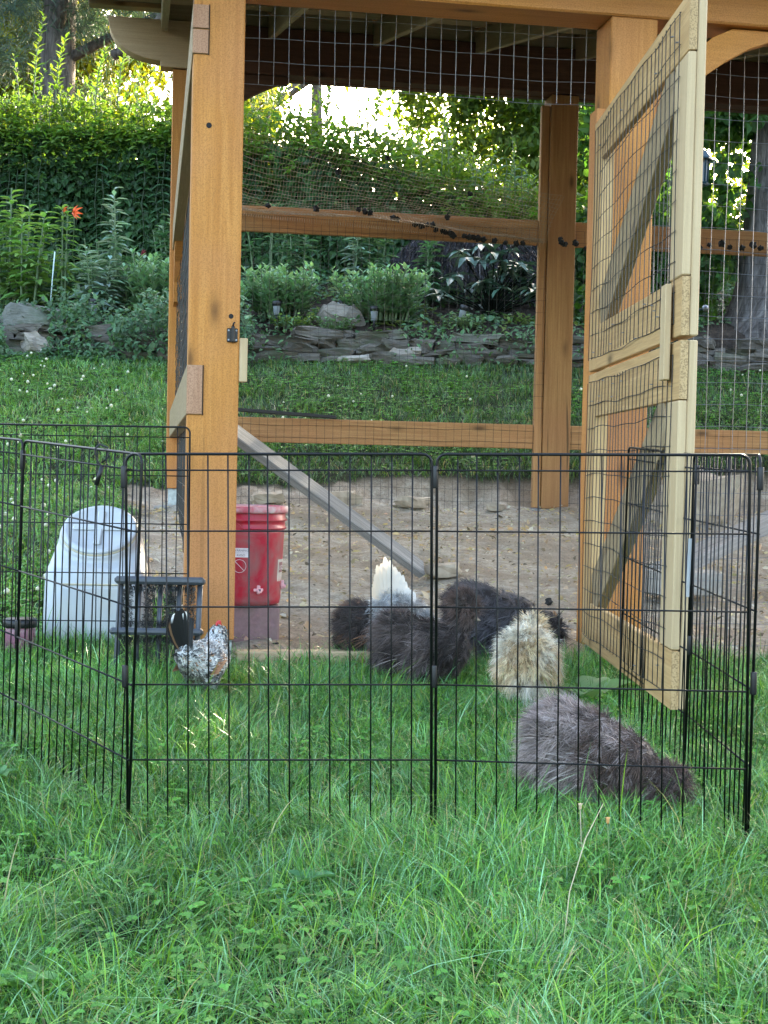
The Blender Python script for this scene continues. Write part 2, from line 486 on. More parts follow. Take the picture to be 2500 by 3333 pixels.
def vnoise(p, scale=1.0, seed=0):
    p = np.asarray(p, float) * scale + 1000.0
    if p.shape[-1] == 2:
        p = np.concatenate([p, np.zeros(p.shape[:-1] + (1,))], -1)
    i = np.floor(p).astype(np.int64); f = p - i; f = f * f * (3 - 2 * f)
    out = 0
    for dx in (0, 1):
        for dy in (0, 1):
            for dz in (0, 1):
                w = (f[..., 0] if dx else 1 - f[..., 0]) * (f[..., 1] if dy else 1 - f[..., 1]) * (f[..., 2] if dz else 1 - f[..., 2])
                out = out + w * _hash(i[..., 0] + dx, i[..., 1] + dy, i[..., 2] + dz, seed)
    return out

def fbm(p, scale=1.0, seed=0, oct=3):
    s = 0; a = 0.5; t = 0
    for k in range(oct):
        s = s + a * vnoise(p, scale * 2 ** k, seed + k); t += a; a *= 0.5
    return s / t

def unit(v):
    return v / (np.linalg.norm(v, axis=-1, keepdims=True) + 1e-12)

def leaf_geo(P, ax, nm, L, W, bend=0.2, simple=False):
    """N leaves -> verts (N*k,3), faces (local index lists expanded)"""
    N = len(P); ax = unit(ax); side = unit(np.cross(nm, ax)); nm = np.cross(ax, side)
    L = np.broadcast_to(np.asarray(L, float).reshape(-1, 1), (N, 1)); W = np.broadcast_to(np.asarray(W, float).reshape(-1, 1), (N, 1))
    if simple:
        vs = np.stack([P, P + ax * L * .45 + side * W * .5, P + ax * L - nm * L * bend, P + ax * L * .45 - side * W * .5], 1)
        base = np.arange(N)[:, None] * 4
        return vs.reshape(-1, 3), [base + np.array([[0, 1, 2, 3]])], 4
    up = nm * W * 0.14
    vs = np.stack([P, P + ax * L * .32 + side * W * .5 + up, P + ax * L * .30, P + ax * L * .32 - side * W * .5 + up,
                   P + ax * L * .68 + side * W * .33 + up - nm * L * bend * .4, P + ax * L * .68 - side * W * .33 + up - nm * L * bend * .4,
                   P + ax * L - nm * L * bend], 1)
    base = np.arange(N)[:, None] * 7
    tri = np.array([[0, 1, 2], [0, 2, 3], [2, 4, 6], [2, 6, 5]]); 
    tri2 = np.array([[1, 4, 2], [3, 2, 5]])
    fs = (base[:, None, :] + np.concatenate([tri, tri2])[None]).reshape(-1, 3)
    return vs.reshape(-1, 3), [fs], 7

def rep(col, k):
    return np.repeat(col, k, axis=0)

def jitcol(N, base, var=0.25, hue=0.12):
    base = np.asarray(base, float)
    b = base * (1 + rng.uniform(-var, var, (N, 1)))
    b = b * (1 + rng.uniform(-hue, hue, (N, 3)))
    return np.clip(b, 0, 1)

def rand_dirs(N):
    v = rng.normal(size=(N, 3)); return unit(v)

def leaves_obj(name, P, ax, nm, L, W, col, mat, parent=None, bend=0.2, simple=False, kind=None):
    vs, fs, k = leaf_geo(P, ax, nm, L, W, bend, simple)
    o = fast_mesh(name, vs, fs, rep(col, k), mat, parent, smooth=False)
    if kind: o['kind'] = kind
    return o

def blade_geo(P, h, lean, phi, w, K, psi=None, up=None):
    """grass-like blades: K levels + tip"""
    N = len(P)
    h = np.asarray(h).reshape(-1, 1); lean = np.asarray(lean).reshape(-1, 1); w = np.asarray(w).reshape(-1, 1)
    d = np.stack([np.cos(phi), np.sin(phi), np.zeros(N)], 1)
    psi = rng.uniform(0, math.tau, N) if psi is None else psi
    s = np.stack([np.cos(psi), np.sin(psi), np.zeros(N)], 1)
    vs = []
    for k in range(K):
        t = k / K
        c = P + d * lean * t * t + np.array([0, 0, 1.0]) * h * (t - 0.28 * np.minimum(lean / h, 1.6) * t * t)
        ww = w * (1.0 - 0.55 * t ** 1.5) * (0.75 if k == 0 else 1)
        vs += [c + s * ww * .5, c - s * ww * .5]
    t = 1.0
    vs.append(P + d * lean + np.array([0, 0, 1.0]) * h * (1 - 0.28 * np.minimum(lean / h, 1.6)))
    m_ = 2 * K + 1
    V_ = np.stack(vs, 1).reshape(-1, 3)
    base = np.arange(N)[:, None, None] * m_
    q = np.array([[2 * k, 2 * k + 1, 2 * k + 3, 2 * k + 2] for k in range(K - 1)]).reshape(-1, 4)
    fs = []
    if len(q): fs.append((base + q[None]).reshape(-1, 4))
    fs.append((base + np.array([[[2 * K - 2, 2 * K - 1, 2 * K]]])).reshape(-1, 3))
    return V_, fs, m_

class Acc:
    """accumulates leaf / blade arrays into one mesh"""
    def __init__(s): s.v = []; s.f = {}; s.c = []; s.n = 0
    def add(s, vs, fs, col):
        s.v.append(vs); s.c.append(col)
        for f in fs: s.f.setdefault(f.shape[1], []).append(f + s.n)
        s.n += len(vs)
    def leaves(s, P, ax, nm, L, W, col, bend=0.2, simple=False):
        vs, fs, k = leaf_geo(P, ax, nm, L, W, bend, simple); s.add(vs, fs, rep(col, k))
    def build(s, name, mat, parent=None, smooth=False):
        if parent is not None and s.v:
            pass
        return fast_mesh(name, np.concatenate(s.v), [np.concatenate(x) for x in s.f.values()], np.concatenate(s.c), mat, parent, smooth)

# ------------------------------------------------------------------ layout: the run's own frame
TH = R(9.35)
O = np.array([-0.55, 4.51, 0.0])
EX = np.array([math.cos(TH), math.sin(TH), 0]); EY = np.array([-math.sin(TH), math.cos(TH), 0])
def coop_w(a, b, z):
    p = O + EX * a + EY * b
    return np.array([p[0], p[1], z])
def coop_ab(x, y):
    dx = x - O[0]; dy = y - O[1]
    return dx * EX[0] + dy * EX[1], dx * EY[0] + dy * EY[1]
def sstep(a, b, x):
    t = np.clip((x - a) / (b - a), 0, 1); return t * t * (3 - 2 * t)

def ground_z(x, y):
    x = np.asarray(x, float); y = np.asarray(y, float)
    zn = np.interp(y, [-12, 0, 2, 2.8, 4.0, 4.5, 6.5, 8.7, 9.2, 12.75, 12.95, 13.2, 16, 30, 80], [-.3, .03, .12, .16, .22, .245, .45, .70, .81, 1.84, 1.95, 2.19, 3.0, 3.4, 4.2])
    a, b = coop_ab(x, y)
    zc = .245 + .0952 * np.clip(b, -1, 4.4)
    w = sstep(-.45, -.15, a) * sstep(-.3, .1, b) * (1 - sstep(4.33, 4.62, b)) * (1 - sstep(5.2, 5.6, a))
    return zn * (1 - w) + zc * w

def dirt_mask(x, y):
    a, b = coop_ab(np.asarray(x, float), np.asarray(y, float))
    p = np.stack([x, y], -1)
    n = (fbm(p, 3.0, 3) - .5) * .35 + (fbm(p, 11.0, 5) - .5) * .12
    edge = np.where(b < 1.2, -.02, -.36)
    return sstep(edge - .07, edge + .07, a + n * np.where(b < 1.2, .3, 1)) * sstep(-.04, .10, b + n * .35) * (1 - sstep(4.48, 4.60, b + n * .4)) * (1 - sstep(5.1, 5.5, a))

# ------------------------------------------------------------------ ground
def make_ground():
    xs = np.concatenate([np.linspace(-60, -3.6, 22)[:-1], np.arange(-3.6, 4.6, .05), np.linspace(4.6, 60, 22)[1:]])
    ys = np.concatenate([np.linspace(-12, 1.2, 8)[:-1], np.arange(1.2, 13.4, .055), np.linspace(13.4, 80, 30)[1:]])
    X, Y = np.meshgrid(xs, ys)
    Z = ground_z(X, Y)
    P = np.stack([X, Y], -1)
    D = dirt_mask(X, Y)
    Z = Z + (fbm(P, 1.3, 9) - .5) * .03
    Z = Z + D * ((fbm(P, 5.0, 21, 4) - .5) * .06 + (fbm(P, 1.9, 23) - .5) * .06)
    a, b = coop_ab(X, Y)
    bank = np.exp(-((b - 4.42) / .12) ** 2) * (a > -.4) * (a < 5.2)
    Z = Z + bank * (fbm(P, 7.0, 31, 4) - .5) * .16
    bed = sstep(12.9, 13.1, Y)
    v = np.stack([X, Y, Z], -1).reshape(-1, 3)
    nx, ny = len(xs), len(ys)
    i = np.arange(ny - 1)[:, None] * nx + np.arange(nx - 1)[None]
    q = np.stack([i, i + 1, i + nx + 1, i + nx], -1).reshape(-1, 4)
    col = np.stack([D.ravel(), np.maximum(bed.ravel(), 0), np.zeros(D.size)], 1)
    o = fast_mesh('ground', v, [q], col, M['ground'])
    tag(o, 'sloping ground of turf, bare brown dirt and mulch', 'ground', kind='structure')
make_ground()

# ------------------------------------------------------------------ chicken run (timber shed frame)
run = empty('chicken_run', tuple(O), TH)
tag(run, 'orange stained timber chicken run with sloping roof, wire walls and open gate', 'chicken run')
S, B_, RL = M['stain'], M['brown'], M['rail']
# front posts
bbox_beam('post', -.08, .08, 0, .16, .335, 2.398, 'z', S, run)
bbox_beam('post', 1.28, 1.44, 0, .16, .31, 2.398, 'z', S, run)
bbox_beam('post', 3.02, 3.18, 0, .16, .30, 2.398, 'z', S, run)
# front beam
bbox_beam('beam', -.5, 5.0, -.004, .165, 2.40, 2.56, 'x', S, run, .006)
# back posts
bbox_beam('post', -.10, .075, 4.20, 4.36, .74, 3.268, 'z', S, run)
bbox_beam('post', 2.262, 2.44, 4.20, 4.37, .655, 3.268, 'z', B_, run)
bbox_beam('post', 4.66, 4.83, 4.20, 4.37, .655, 3.268, 'z', B_, run)
bbox_beam('nailing_strip', 2.205, 2.258, 4.215, 4.255, .66, 3.2, 'z', RL, run)
# back beam: quarter-round tail toned pale as if lit, inside dark as if shaded
tail = [(-.485, 3.555)] + [(-.485 + .31 * (1 - math.cos(t)), 3.53 - .22 * math.sin(t)) for t in np.linspace(0, math.pi / 2, 10)] + [(-.175, 3.275), (.02, 3.275), (.02, 3.555)]
MB().prism(tail, 4.185, 4.30).build('beam', M['tailwood'], run, bevel=.003)
bbox_beam('beam', .022, 5.0, 4.185, 4.30, 3.275, 3.555, 'x', M['shadebeam'], run)
bbox_beam('beam', -.10, 5.0, 4.305, 4.37, 3.272, 3.50, 'x', M['shadebeam'], run)
# back rails
for (z0, z1) in ((2.325, 2.48), (1.035, 1.187)):
    bbox_beam('rail', .075, 2.205, 4.225, 4.268, z0, z1, 'x', RL, run)
    bbox_beam('rail', 2.44, 4.66, 4.225, 4.268, z0, z1, 'x', RL, run)
# side rails let into the front post (ends show on its face)
bbox_beam('rail', -.0845, -.034, -.004, 4.198, 1.052, 1.208, 'y', M['oldside'], run, .002)
bbox_beam('rail', -.0845, -.034, -.004, 4.198, 2.182, 2.2585, 'y', M['oldside'], run, .002)
bbox_beam('rail', -.0845, -.034, -.004, 4.198, 2.2605, 2.336, 'y', M['oldside'], run, .002)
for (z0, z1) in ((1.0535, 1.2065), (2.1835, 2.257), (2.262, 2.3345)):
    bbox_beam('rail_end', -.0835, -.035, -.0075, -.0042, z0, z1, 'z', M['tenon'], run, .0008)
    # dark joint line round the let-in end
    MB().box(-.0335, -.0312, -.0045, .02, z0 - .003, z1 + .003).build('joint', M['seed'], run)
# curved knee braces
def brace(pts_up, pts_lo, y0, y1, mat):
    return MB().prism(pts_up + pts_lo[::-1], y0, y1).build('knee_brace', mat, run, bevel=.002)
lo = [(1.44, 2.02)] + [(1.44 + .42 * math.sin(t), 2.02 + .335 * (1 - math.cos(t)) ** .85) for t in np.linspace(.25, math.pi / 2, 9)] + [(2.02, 2.372)]
upc = [(1.44, 2.17), (1.48, 2.20), (1.54, 2.262), (1.598, 2.32), (1.643, 2.362), (1.715, 2.396), (2.02, 2.396)]
lo = [(1.44, 2.03), (1.52, 2.135), (1.601, 2.218), (1.695, 2.286), (1.775, 2.332), (1.84, 2.356), (1.93, 2.366), (2.02, 2.368)]
brace(upc, lo, .03, .075, S)
brace([(.075, 3.03), (.14, 3.12), (.22, 3.2), (.30, 3.268), (.60, 3.268)], [(.075, 2.86), (.17, 2.99), (.322, 3.11), (.433, 3.172), (.526, 3.215), (.60, 3.225)], 4.21, 4.262, M['shadebeam'])
# brace in the side wall with its bolt
k = MB()
k.add([], [])
pl = [(4.19, 1.84), (4.19, 2.02), (4.10, 2.14), (3.95, 2.26), (3.70, 2.36)] 
pu = [(4.10, 1.86), (4.06, 1.97), (3.97, 2.08), (3.82, 2.18), (3.66, 2.25)]
poly = pl + pu[::-1]
n = len(poly)
vv = [(-.075, p[0], p[1]) for p in poly] + [(-.02, p[0], p[1]) for p in poly]
ff = [tuple(range(n)), tuple(range(2 * n - 1, n - 1, -1))] + [(i, i + n, (i + 1) % n + n, (i + 1) % n) for i in range(n)]
kb = MB().add(vv, ff).build('knee_brace', S, run, bevel=.002)
MB().lathe([(.016, 0), (.016, .012)], 12, (-.048, 4.098, 1.93), rot=[[1, 0, 0], [0, 0, -1], [0, 1, 0]]).build('bolt_hole', M['seed'], kb)
# rafters and roof
sl = (3.50 - 2.575) / 4.2
for i in range(8):
    a = -.155 + .645 * i
    beam('rafter', (a, -.45, 2.575 - .45 * sl + .06), (a, 4.55, 2.575 + 4.55 * sl + .06), .04, .14, M['roof_wood'], run)
for i in range(9):
    b0 = -.42 + i * .62
    beam('roof_batten', (-.62, b0, 2.575 + b0 * sl + .155), (5.1, b0, 2.575 + b0 * sl + .155), .09, .03, M['roof_wood'], run)
for i in range(6):
    x0 = -.66 + i * .97
    z0, z1 = 2.575 - .5 * sl + .185, 2.575 + 4.65 * sl + .185
    MB().add([(x0, -.5, z0), (x0 + .965, -.5, z0), (x0 + .965, 4.65, z1), (x0, 4.65, z1), (x0, -.5, z0 + .012), (x0 + .965, -.5, z0 + .012), (x0 + .965, 4.65, z1 + .012), (x0, 4.65, z1 + .012)],
             [(0, 3, 2, 1), (4, 5, 6, 7), (0, 1, 5, 4), (1, 2, 6, 5), (2, 3, 7, 6), (3, 0, 4, 7)]).build('roof_panel', M['roof'], run)
for i in range(7):
    a = -.155 + .645 * i
    bbox_beam('blocking', a + .022, a + .623, 4.20, 4.24, 3.557, 3.70, 'x', M['roof_wood'], run)
# post bases, concrete pad
def post_base(a0, a1, b0, b1, z0, z1):
    o = MB().box(a0, a1, b0, b0 + .006, z0, z1).box(a0, a1, b1 - .006, b1, z0, z1).box(a0, a1, b0, b1, z1 - .008, z1 - .002).build('post_base', M['galv'], run, bevel=.001)
    for (x, z) in ((a1 - .03, z0 + .035), (a1 - .03, z0 + .065)):
        MB().lathe([(.009, 0), (.009, .004), (.005, .007)], 8, (x, b0 - .0005, z), rot=[[1, 0, 0], [0, 0, -1], [0, 1, 0]]).build('bolt', M['wire_dark'], o)
post_base(-.07, .074, .012, .148, .22, .334)
post_base(1.29, 1.43, .012, .148, .22, .309)
post_base(-.085, .06, 4.215, 4.345, .62, .739)
MB().box(-.17, .16, 4.12, 4.46, .54, .635, .008).build('concrete_pad', M['concrete'], run, bevel=.01)
MB().box(2.2, 2.56, 4.14, 4.46, .52, .653, .006).build('concrete_pad', M['grey_wood'], run, bevel=.008)
MB().box(-.16, .16, -.06, .24, .10, .226, .008).build('concrete_pad', M['concrete'], run, bevel=.01)
# latch and stop block on the front post
lt = MB().box(.040, .074, -.006, 0, 1.284, 1.328).build('latch', M['latch'], run, bevel=.002)
MB().box(.053, .064, -.022, -.005, 1.282, 1.335).build('latch_arm', M['latch'], lt, bevel=.003)
MB().tube([(.058, -.014, 1.333), (.060, -.014, 1.343), (.064, -.012, 1.346)], .003, 6).build('latch_pin', M['latch'], lt, True)
for x in (.045, .0695):
    for z in (1.291, 1.321):
        MB().lathe([(.003, 0), (.003, .002)], 8, (x, -.006, z), rot=[[1, 0, 0], [0, 0, -1], [0, 1, 0]]).build('screw', M['wire'], lt)
bbox_beam('stop_block', .0805, .107, .004, .045, 1.16, 1.299, 'z', M['whitewood'], run, .002)
MB().lathe([(.008, 0), (.008, .0012)], 10, (.052, -.0002, 1.366), rot=[[1, 0, 0], [0, 0, -1], [0, 1, 0]]).build('bolt_hole', M['seed'], run)
MB().lathe([(.009, 0), (.009, .0012)], 10, (-.028, -.0002, 1.962), rot=[[1, 0, 0], [0, 0, -1], [0, 1, 0]]).build('bolt_hole', M['seed'], run)

def wire_panel(name, x0, x1, z0, z1, dx, dz, r, mat, parent, y=0.0, wob=.002, n=4, fr=None):
    """welded wire: slightly wavy strands in the local XZ plane"""
    mb = MB()
    nx = int(round((x1 - x0) / dx)); nz = int(round((z1 - z0) / dz))
    f = lambda u, v, s: wob * (math.sin(u * 7.3 + v * 3.1 + s) + .6 * math.sin(u * 17.0 - v * 9.0 + 2 * s))
    for i in range(nx + 1):
        x = x0 + (x1 - x0) * i / nx; m_ = max(3, int((z1 - z0) / .12))
        mb.tube([(x + f(x, z, 1) * 1.2, y + f(x, z, 2), z) for z in np.linspace(z0, z1, m_)], r, n, False)
    for j in range(nz + 1):
        z = z0 + (z1 - z0) * j / nz; m_ = max(3, int((x1 - x0) / .051))
        mb.tube([(x, y + f(x, z, 2) + 2 * r, z + f(x, z, 3) * 1.6) for x in np.linspace(x0, x1, m_)], r, n, False)
    return mb.build(name, mat, parent)

wire_panel('wire_mesh', .085, 1.30, 2.146, 2.45, .0508, .076, .0011, M['wire'], run, .172)
wire_panel('wire_mesh', 1.36, 3.1, .30, 2.44, .0508, .076, .0011, M['wire'], run, .176)
wire_panel('wire_mesh', .0, 2.3, .62, 2.42, .0508, .076, .0009, M['wire_green'], run, 4.215)
wire_panel('wire_mesh', 2.4, 4.7, .62, 2.42, .0508, .076, .0009, M['wire_green'], run, 4.215)
sm = wire_panel('wire_mesh', .02, 4.2, .26, 2.30, .0508, .076, .0011, M['wire_dark'], run, 0)
sm.rotation_euler = (0, 0, R(90)); sm.location = (-.030, 0, 0)
# narrow extra run of mesh bulging at the side wall
sm2 = wire_panel('wire_mesh', 2.6, 4.15, 1.21, 1.90, .1, .05, .0013, M['wire_dark'], run, 0, wob=.008)
sm2.rotation_euler = (0, 0, R(90)); sm2.location = (-.050, 0, 0)

# ---- gate: two leaves on the right front post, swung open towards the camera
hinge = Vector((0.660, 4.66, 0)); free = Vector((0.688, 3.35, 0))
dX = (free - hinge); GW = dX.length; dX.normalize(); dY = Vector((0, 0, 1)).cross(dX)
RW = Matrix.Rotation(TH, 4, 'Z'); RW.translation = Vector(O)
gM = Matrix(((dX.x, dY.x, 0, hinge.x), (dX.y, dY.y, 0, hinge.y), (0, 0, 1, 0), (0, 0, 0, 1)))
gL = RW.inverted() @ gM
# local frame of a leaf: X hinge->free, Y points to the right of the picture's left face (+Y = away from camera-left), Z up
PN = M['pine']
def gate_leaf(z0, z1, cleat):
    me = MB().box(0, .02, -.001, .001, z0, z0 + .02).mesh('g')
    base = MB()
    # full-height hinge stile is the leaf's own mesh, the rest are its pieces
    t0, t1 = 0.0, .042; mid = .021
    sgn = 1 if dY.x > 0 else -1
    def Y(a, b):  # a,b measured from the left face
        return (a, b) if sgn > 0 else (-b, -a)
    w = .135
    root = bbox_beam('gate', 0, w, *Y(0, .042), z0, z1, 'z', PN, run, .003)
    root.matrix_basis = gL @ root.matrix_basis.copy()
    inv = (gL.inverted() @ root.matrix_basis).inverted()
    def piece(o):
        o.parent = root
        o.matrix_basis = inv @ o.matrix_basis.copy()
        return o
    piece(bbox_beam('stile', GW - w, GW, *Y(mid + .0005, .042), z0, z1, 'z', M['whitewood'], None, .003))
    piece(bbox_beam('stile', GW - w, GW - .001, *Y(.0, mid), z0 + .142, z1 - .142, 'z', M['whitewood'], None, .003))
    for (a, b) in ((z0, z0 + .14), (z1 - .14, z1)):
        piece(bbox_beam('rail', w + .001, GW - .002, *Y(.0006, mid - .0005), a, b, 'x', PN, None, .002))
        piece(bbox_beam('rail_end', GW - .0018, GW - .0003, *Y(.0012, mid - .0012), a + .001, b - .001, 'z', M['pine_end'], None, 0))
    zb0, zb1 = z0 + .14, z1 - .14
    p0 = Vector((w + .03, Y(.008, .012)[0], zb0 + .03)); p1 = Vector((GW - w - .03, Y(.008, .012)[0], zb1 - .03))
    yb = (Y(.004, .038)[0] + Y(.004, .038)[1]) / 2
    p0.y = p1.y = yb
    piece(beam('brace', p0, p1, .034, .135, M['oldside'], None, (0, 0, 1), .002))
    yw = Y(-.005, -.003)[0]
    wm = wire_panel('wire_mesh', .03, GW - .07, z0 + .035, z1 - .03, .0508, .076, .0012, M['wire_dark'], None, yw, wob=.0025)
    piece(wm)
    # staples
    for i in range(14):
        x = random.choice([random.uniform(.03, GW - .08)]); z = random.choice([z0 + random.uniform(.03, .12), z1 - random.uniform(.03, .12)])
        piece(MB().box(x - .004, x + .004, yw - .002, yw + .004, z - .001, z + .001).build('staple', M['wire'], None))
    if cleat:
        piece(bbox_beam('cleat', GW - .125, GW - .075, *Y(-.022, -.006), z0 - .10, z0 + .13, 'z', M['whitewood'], None, .002))
    return root
g1 = gate_leaf(1.224, 2.03, True)
g2 = gate_leaf(.338, 1.214, False)
# jamb on the post, beside the hinge
bbox_beam('jamb', 1.245, 1.2785, .02, .10, .32, 2.1, 'z', S, run, .003)

# ------------------------------------------------------------------ wire pen of hinged panels
PW, PH = .61, .762
pen = empty('wire_pen', (0.11, 2.8, .17))
tag(pen, 'black folding wire exercise pen set up in front of the run', 'wire pen')
rr = .018
path = [(0, 0, 0), (0, 0, PH - rr)] + [(rr - rr * math.cos(t), 0, PH - rr + rr * math.sin(t)) for t in np.linspace(.3, math.pi / 2, 4)] + \
       [(PW - rr + rr * math.sin(t), 0, PH - rr + rr * math.cos(t)) for t in np.linspace(0, math.pi / 2 - .3, 4)] + [(PW, 0, PH - rr), (PW, 0, 0)]
frame_me = MB().tube(path, .0030, 8).mesh('panel', True); frame_me.materials.append(M['black'])
bar_me = MB().tube([(0, 0, .004), (0, 0, .4), (0, 0, PH)], .0017, 6).mesh('bar', True); bar_me.materials.append(M['black'])
rail_me = MB().tube([(.002, -.003, 0), (PW / 2, -.003, 0), (PW - .002, -.003, 0)], .0019, 6).mesh('rail', True); rail_me.materials.append(M['black'])
slv_me = MB().lathe([(.0058, -.022), (.0064, -.020), (.0064, .020), (.0058, .022)], 10).mesh('hinge_sleeve', True); slv_me.materials.append(M['blackpl'])
def pen_panel(p0, p1, z0, z1=None, last=False):
    p0 = Vector((p0[0], p0[1], z0)); p1 = Vector((p1[0], p1[1], z1 if z1 is not None else z0))
    X = p1 - p0; sx = X.length / PW; X.normalize()
    Y = Vector((0, 0, 1)).cross(X).normalized(); Z = X.cross(Y)
    M4 = Matrix(((X.x * sx, Y.x, Z.x, p0.x), (X.y * sx, Y.y, Z.y, p0.y), (X.z * sx, Y.z, Z.z, p0.z), (0, 0, 0, 1)))
    M4 = Matrix.Translation(-Vector(pen.location)) @ M4
    po = obj_of(frame_me, 'panel', pen, M4)
    for i in range(1, 15):
        o = obj_of(bar_me, 'bar', po); o.location = (PW * i / 15 + random.uniform(-.0012, .0012), 0, 0)
        o.rotation_euler = (random.uniform(-.003, .003), random.uniform(-.003, .003), 0)
    for dz in (.032, .152, .302, .456, .606, .748):
        o = obj_of(rail_me, 'rail', po); o.location = (0, 0, PH - dz)
    for dz in (.045, .44):
        o = obj_of(slv_me, 'hinge_sleeve', po); o.location = (-.004, 0, PH - dz)
    return po
C0, C1, C2 = (-.495, 2.80), (-.853, 3.30), (-1.205, 3.80)
Fm, Fr, Rj, Re = (.108, 2.80), (.714, 2.725), (.712, 3.285), (.660, 3.90)
pen_panel(C0, Fm, .152, .165); pen_panel((Fm[0] + .008, Fm[1]), Fr, .165, .176)
pen_panel(C1, C0, .181, .152); pen_panel(C2, C1, .205, .181)
pen_panel((-1.215, 4.385), (-.604, 4.42), .243, .247)
pen_panel((Fr[0] + .006, Fr[1] + .01), Rj, .176, .183); pen_panel(Rj, Re, .181, .206)

# ------------------------------------------------------------------ things around the run
def thing(name, loc, label, cat, rz=0.0, group=None):
    o = empty(name, loc, rz); tag(o, label, cat, group); return o

def superell(n, rx, ry, e=4.0):
    out = []
    for j in range(n):
        t = math.tau * j / n; c, s_ = math.cos(t), math.sin(t)
        out.append((rx * math.copysign(abs(c) ** (2 / e), c), ry * math.copysign(abs(s_) ** (2 / e), s_)))
    return out

def loft(rings):
    mb = MB(); n = len(rings[0]); vs = [p for r_ in rings for p in r_]; fs = []
    for i in range(len(rings) - 1):
        for j in range(n):
            a = i * n + j; b_ = i * n + (j + 1) % n
            fs.append((a, b_, b_ + n, a + n))
    fs.append(tuple(range(n - 1, -1, -1))); fs.append(tuple((len(rings) - 1) * n + j for j in range(n)))
    return mb.add(vs, fs)

RX = lambda a: np.array([[1, 0, 0], [0, math.cos(a), -math.sin(a)], [0, math.sin(a), math.cos(a)]])

# ---- white feed bin with tilted screw lid
vb = thing('feed_bin', (-.970, 4.86, .256), 'white plastic feed bin with tilted round screw lid standing on the lawn', 'feed bin', R(4))
vb.scale = (1.08, 1.08, 1.08)
n = 48
def ring(rx, ry, e, z, cy=0.0): return [(x, y + cy, z) for x, y in superell(n, rx, ry, e)]
tilt = R(37)
def tring(r_, h):   # ring in the lid's tilted plane
    Rm = RX(tilt); c = np.array([0, -.02, .372])
    return [tuple(Rm @ np.array([x, y, h]) + c) for x, y in superell(n, r_, r_, 2.0)]
def mixr(a, b_, t): return [tuple(np.array(p) * (1 - t) + np.array(q) * t) for p, q in zip(a, b_)]
sh0 = ring(.152, .148, 4.6, .262); sh1 = tring(.127, -.022)
rings = [ring(.150, .145, 6, 0), ring(.160, .155, 6, .012), ring(.161, .157, 6, .12), ring(.157, .154, 6, .238), ring(.155, .150, 5.5, .25), sh0] + [mixr(sh0, sh1, t) for t in (.3, .6, .85)] + [sh1, tring(.125, -.008), tring(.121, -.001)]
body = loft(rings).build('body', M['whitepl'], vb, True)
MB().box(-.095, .095, -.1605, -.1555, .02, .205).build('front_panel', M['whitepl'], body, bevel=.004)
MB().box(-.10, .10, -.1585, -.150, .212, .218).build('panel_edge', M['seam'], body, bevel=.003)
Rm = RX(tilt); cl = (0, -.02, .372)
def lidgeo(prof): return MB().lathe(prof, 48, cl, rot=Rm)
lidgeo([(.119, -.003), (.1205, -.002), (.1205, .003), (.118, .004)]).build('collar', M['seam'], vb, True)
ld = lidgeo([(.1, .001), (.1155, .0015), (.1175, .005), (.1175, .010), (.114, .0135), (.101, .0135), (.099, .0118), (.0, .0122)]).build('lid', M['whitelid'], vb, True)
def lidbox(x0, x1, y0, y1, z0, z1):
    mb = MB().box(x0, x1, y0, y1, z0, z1); mb.v = [tuple(Rm @ np.array(p) + np.array(cl)) for p in mb.v]; return mb
lidbox(-.082, .082, -.012, .012, .0115, .0215).build('lid_grip', M['whitelid'], ld, bevel=.004)
lidbox(-.012, .012, -.082, .082, .0112, .0210).build('lid_grip', M['whitelid'], ld, bevel=.004)

# ---- boot scraper: slate plastic frame with bristle columns
bs = thing('boot_scraper', (-.672, 4.28, .228), 'slate grey plastic boot scraper with dark bristles leaning by the front post', 'boot scraper', R(3))
bs.scale = (1.04, 1.04, 1.06)
lean = R(-7)
def bsb(mb): 
    Rl = RX(lean); mb.v = [tuple(Rl @ np.array(p)) for p in mb.v]; return mb
bsb(MB().box(-.130, .130, -.055, .0, .282, .304)).build('top_rail', M['greypl'], bs, bevel=.007)
bsb(MB().box(-.138, .128, -.075, .0, .138, .158)).build('middle_rail', M['greypl'], bs, bevel=.007)
for x in (-.118, .112):
    bsb(MB().tube([(x - .004, -.03, -.02), (x, -.028, .12), (x + .004, -.025, .285)], .0085, 10)).build('leg', M['greypl'], bs, True)
for x in (-.062, .0, .055):
    bsb(MB().tube([(x - .004, -.012, .0), (x, -.012, .285)], .0075, 8)).build('upright', M['greypl'], bs, True)
def bristles(x0, x1, z0, z1, y, N, L, down=None):
    P = np.stack([rng.uniform(x0, x1, N), np.full(N, y) + rng.uniform(-.006, .006, N), rng.uniform(z0, z1, N)], 1)
    d = np.stack([rng.normal(0, .35, N), -np.ones(N) * .9, rng.normal(0, .35, N)], 1)
    if down is not None: d = np.stack([rng.normal(0, .25, N), -np.ones(N) * .25, np.full(N, down)], 1)
    d = unit(d); nm = rand_dirs(N)
    vs, fs, k_ = leaf_geo(P, d, nm, L * rng.uniform(.7, 1.1, N), .0022, 0.05, True)
    vs = vs @ RX(lean).T
    c = jitcol(N, (.012, .013, .013), .6)
    light = rng.random(N) < .15; c[light] = (.12, .125, .125)
    o = fast_mesh('bristle', vs, fs, rep(c, k_), M['fur'], bs, False); o['kind'] = 'stuff'
for x in (-.094, -.031, .030, .088):
    bristles(x - .013, x + .013, .158, .285, -.012, 900, .022)
    bristles(x - .015, x + .013, -.01, .136, -.012, 800, .022)
bristles(-.10, .10, .278, .284, -.03, 260, .028, -1); bristles(-.10, .10, .156, .160, -.03, 260, .028, 1); bristles(-.10, .10, .134, .139, -.04, 260, .028, -1)

